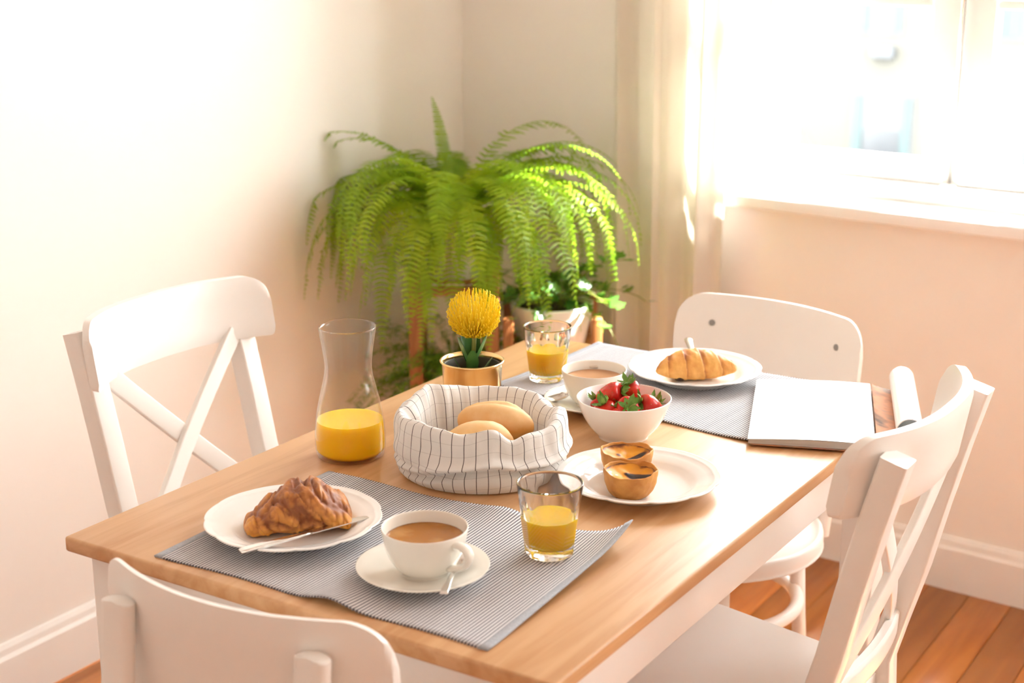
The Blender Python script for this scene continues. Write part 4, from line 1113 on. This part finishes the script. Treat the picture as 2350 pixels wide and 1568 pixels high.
def frond(phi, el, ln, droop, seed, base_r=0.02, wmax=0.034, twist=0.0):
    rnd = random.Random(seed); n = 44
    h = LAT*cos(phi)+FWD*sin(phi); p = h*base_r+Vector((0, 0, -0.03)); e = el; step = ln/n; path = []
    side0 = Vector((0, 0, 1)).cross(h).normalized(); curl = rnd.uniform(-0.25, 0.25)
    for i in range(n+1):
        path.append(p.copy()); d = (h*cos(e)+side0*curl*0.5*(i/n))*1.0; d.z = sin(e); d.normalize(); p = p+d*step
        e -= droop/n*(0.5+1.0*i/n)
        e = max(e, -1.45)
    off = Vector((FP.x, FP.y, 0.845)); path = [clampp(q+off)-off for q in path]
    g = G(); v, f = sweep(path, circ(0.0013, 4), up=lambda i: side0, scale=lambda q: 1-0.7*q); g.add(v, f)
    nl = 40
    for k in range(nl):
        q = 0.13+0.86*k/(nl-1); i = q*n; i0 = min(n-1, int(i)); c = path[i0].lerp(path[i0+1], i-i0); td = (path[i0+1]-path[max(0, i0-1)])
        td = td.normalized() if td.length > 1e-6 else Vector((0, 0, -1))
        prof = min(1, (q-0.08)/0.16)**0.7*(1-max(0, (q-0.45)/0.55)**1.6*0.88)
        L_ = wmax*prof*rnd.uniform(0.88, 1.06); w = 0.0062*(0.6+0.4*prof)
        sd = td.cross(Vector((0, 0, 1)))
        sd = sd.normalized() if sd.length > 0.05 else side0
        if sd.dot(side0) < 0: sd = -sd
        up_ = sd.cross(td)
        if up_.z < 0: up_ = -up_
        for s in (-1, 1):
            dr = (sd*s*cos(0.30)+td*sin(0.30)+up_*rnd.uniform(-0.30, 0.10)).normalized(); wd = td*w
            tip = c+dr*L_+Vector((0, 0, -0.10*L_)); m1 = c+dr*L_*0.35; m2 = c+dr*L_*0.75+Vector((0, 0, -0.04*L_))
            vv = [clampp(x+off)-off for x in (c-wd*0.3, c+wd*0.55, m1+wd*0.5, m1-wd*0.55, m2+wd*0.32, m2-wd*0.42, tip)]
            g.add(vv, [(0, 1, 2, 3), (3, 2, 4, 5), (5, 4, 6)])
    return g.build('frond', 'fern', fern)
rnd = random.Random(21)
# lateral angle 0 = towards the window, pi = towards the bare wall, -pi/2 = towards the room
fr_list = []
for i in range(84):
    phi = 2*pi*i*0.618+rnd.uniform(-0.2, 0.2); lvl = rnd.random()
    el = 0.55+0.85*lvl; right = max(0, cos(phi)); left = max(0, -cos(phi))
    ln = rnd.uniform(0.40, 0.56)*(1+0.18*right-0.06*left); droop = rnd.uniform(3.0, 3.9)*(0.85+0.3*lvl)
    fr_list.append((phi, el, ln, droop))
# the recognisable single fronds
fr_list += [(pi*0.98, 1.22, 0.44, 1.75), (pi*0.93, 1.28, 0.40, 1.9), (pi*0.62, 1.36, 0.33, 0.75), (0.15, 1.15, 0.48, 2.1), (-0.25, 1.2, 0.50, 2.3), (0.05, 1.0, 0.56, 2.5), (-0.6, 0.9, 0.54, 2.8),
            (pi*1.02, 0.85, 0.48, 2.5), (pi*1.08, 0.75, 0.46, 2.7), (pi*0.96, 0.45, 0.44, 2.2), (-0.1, 0.95, 0.60, 2.8), (-0.4, 1.0, 0.60, 2.9), (0.3, 1.0, 0.55, 2.7), (-0.2, 0.8, 0.58, 2.6), (0.1, 1.15, 0.58, 2.9)]
for i in range(26): fr_list.append((-pi/2+rnd.uniform(-1.1, 1.1), rnd.uniform(0.45, 1.0), rnd.uniform(0.34, 0.50), rnd.uniform(3.2, 4.2)))
for i, a in enumerate(fr_list): frond(*a, seed=100+i, wmax=0.042 if i < 84 else (0.024 if a[3] < 0.8 else 0.038))

# asparagus fern on the lower shelf of the same stand
AP = FP.copy()
planter('terracotta pot of the feathery asparagus fern on the low shelf', AP, 0.3085, 0.050, 0.062, 0.10, 'terracotta')
asp = thing('asparagus_fern', 'feathery dark green asparagus fern below the big fern', 'fern', (AP.x, AP.y, 0.39))
g = G(); rnd = random.Random(9)
for i in range(150):
    ph = rnd.uniform(0, 2*pi); el = rnd.uniform(0.5, 1.50); ln = rnd.uniform(0.18, 0.33); h = Vector((cos(ph), sin(ph), 0)); p = h*0.02; path = []; e = el
    for k in range(15):
        path.append(p.copy()); d = h*cos(e); d.z = sin(e); p = p+d*ln/14; e -= rnd.uniform(1.4, 2.2)/14
    v, f = sweep(path, circ(0.0008, 3), up=Vector((-sin(ph), cos(ph), 0.01)), scale=lambda q: 1-0.6*q); g.add(v, f)
    for k in range(60):
        q = rnd.uniform(0.25, 1)*13; i0 = int(q); c = path[i0].lerp(path[i0+1], q-i0)
        d = Vector((rnd.gauss(0, 1), rnd.gauss(0, 1), rnd.gauss(0.1, 0.8))).normalized(); s = d.cross(Vector((rnd.random(), rnd.random(), rnd.random()+.1))).normalized(); L_ = rnd.uniform(0.010, 0.022)
        g.add([c-s*0.0007, c+s*0.0007, c+d*L_*0.6+s*0.0015, c+d*L_, c+d*L_*0.6-s*0.0015], [(0, 1, 2, 4), (4, 2, 3)])
tag(g.build('foliage', 'aspara', asp), kind='stuff')

# ivy in a white pot on a second stand
IP = FP+LAT*0.236+FWD*0.010
plant_stand('low wooden plant stand carrying the ivy by the curtain', IP, 0.106, 0.600, 0.500, 0.026)
planter('wide white pot of ivy catching the sun beside the curtain', IP, 0.5085, 0.082, 0.103, 0.105, 'pot_white')
ivy = thing('ivy_plant', 'bushy small-leaved ivy spilling from the wide white pot', 'ivy', (IP.x, IP.y, 0.60))
def ivyleaf():
    pts = [(0, 0.0), (-0.35, -0.15), (-0.62, 0.10), (-0.42, 0.35), (-0.60, 0.62), (-0.26, 0.66), (0, 1.05), (0.26, 0.66), (0.60, 0.62), (0.42, 0.35), (0.62, 0.10), (0.35, -0.15)]
    v = [(x, y, 0.10*abs(x)) for x, y in pts]+[(0, 0.35, 0)]; n = len(pts)
    return v, [(i, (i+1) % n, n) for i in range(n)]
v, f = ivyleaf(); me = bpy.data.meshes.new('leaf'); me.from_pydata(v, [], f); me.materials.append(M['ivy']); me.update()
rnd = random.Random(4)
g = G()
for i in range(30):
    ph = rnd.uniform(0, 2*pi); el = rnd.uniform(0.2, 1.50); ln = rnd.uniform(0.12, 0.25); h = Vector((cos(ph), sin(ph), 0)); p = h*0.025; e = el; path = []
    for k in range(11):
        w_ = clampp(p+Vector((IP.x, IP.y, 0.60))-Vector((0, -0.03, 0)))-Vector((IP.x, IP.y, 0.60))+Vector((0, -0.03, 0))
        path.append(w_); d = h*cos(e); d.z = sin(e); p = p+d*ln/10; e -= rnd.uniform(0.6, 2.4)/10
    v, f = sweep(path, circ(0.0011, 4), up=Vector((-sin(ph), cos(ph), 0.01))); g.add(v, f)
    for k in range(2, 11, 1):
        if rnd.random() < 0.35: continue
        s = rnd.uniform(0.018, 0.034)
        fromshare('leaf', me, ivy, path[k]+Vector((rnd.uniform(-.008, .008), rnd.uniform(-.008, .008), rnd.uniform(-.004, .008))), (rnd.uniform(-0.2, 1.3), rnd.uniform(-0.5, 0.5), rnd.uniform(0, 2*pi)), (s, s, s))
tag(g.build('vine_stems', 'fern_old', ivy), kind='stuff')

# ------------------------------------------------------------------ the house across the street
FY = 46.0
S(G().box(-60, 40, 1.95, 90, -16.2, -16.0).build('ground', 'street', smooth=False))
house = thing('far_house', 'pale yellow house with green shutters across the street', 'building', (-14, FY, -16))
def HX(x): return x+14
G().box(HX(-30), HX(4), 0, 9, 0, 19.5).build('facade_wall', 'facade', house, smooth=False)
bbox('cornice', HX(-30.3), HX(4.3), -0.4, 9.3, 19.5, 19.9, 'facade_white', house, bev=0.05)
def roof():
    v = [(HX(-30.3), -0.4, 19.9), (HX(4.3), -0.4, 19.9), (HX(4.3), 9.3, 19.9), (HX(-30.3), 9.3, 19.9), (HX(-27), 4.5, 21.6), (HX(1), 4.5, 21.6)]
    mk('roof', v, [(0, 1, 5, 4), (1, 2, 5), (2, 3, 4, 5), (3, 0, 4), (3, 2, 1, 0)], 'terracotta', house, smooth=False)
roof()
def far_window(x0, x1, z0, z1, closed=False, sw=0.29, grey=True):
    zb0, zb1 = z0+16, z1+16; a, b = HX(x0), HX(x1)
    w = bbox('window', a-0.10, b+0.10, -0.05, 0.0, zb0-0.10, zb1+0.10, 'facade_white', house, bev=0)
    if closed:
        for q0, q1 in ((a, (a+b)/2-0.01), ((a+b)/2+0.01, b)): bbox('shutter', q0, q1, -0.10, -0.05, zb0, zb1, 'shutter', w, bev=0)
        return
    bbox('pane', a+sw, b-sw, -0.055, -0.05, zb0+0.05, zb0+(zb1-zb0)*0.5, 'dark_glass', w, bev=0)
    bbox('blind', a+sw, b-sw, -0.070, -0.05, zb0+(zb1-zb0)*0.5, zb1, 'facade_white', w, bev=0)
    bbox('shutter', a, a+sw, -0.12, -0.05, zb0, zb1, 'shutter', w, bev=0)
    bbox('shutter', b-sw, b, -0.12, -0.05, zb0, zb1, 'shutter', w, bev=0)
far_window(-15.95, -14.65, -1.92, 0.0)
far_window(-15.97, -14.10, -6.1, -3.95)
far_window(-11.77, -10.85, -1.95, -0.3, closed=True)
far_window(-12.15, -10.0, -6.1, -3.9, sw=0.45)
for x in (-24.2, -20.0, -7.6, -3.4):
    far_window(x, x+1.6, -1.95, 0.0); far_window(x, x+1.9, -6.1, -3.9)
bbox('air_conditioner', HX(-15.48), HX(-14.74), -0.35, 0.0, 13.25, 13.62, 'far_grey', house, bev=0.03)
# low tree in the street
tree = thing('street_tree', 'yellow-green tree crown in front of the far house', 'tree', (-15.6, 42.5, -16))
tube('trunk', [(0, 0, 0), (0.05, 0, 4), (0, 0, 8.2)], 0.16, 'stand', tree, n=10, up=Vector((0, 1, 0)))
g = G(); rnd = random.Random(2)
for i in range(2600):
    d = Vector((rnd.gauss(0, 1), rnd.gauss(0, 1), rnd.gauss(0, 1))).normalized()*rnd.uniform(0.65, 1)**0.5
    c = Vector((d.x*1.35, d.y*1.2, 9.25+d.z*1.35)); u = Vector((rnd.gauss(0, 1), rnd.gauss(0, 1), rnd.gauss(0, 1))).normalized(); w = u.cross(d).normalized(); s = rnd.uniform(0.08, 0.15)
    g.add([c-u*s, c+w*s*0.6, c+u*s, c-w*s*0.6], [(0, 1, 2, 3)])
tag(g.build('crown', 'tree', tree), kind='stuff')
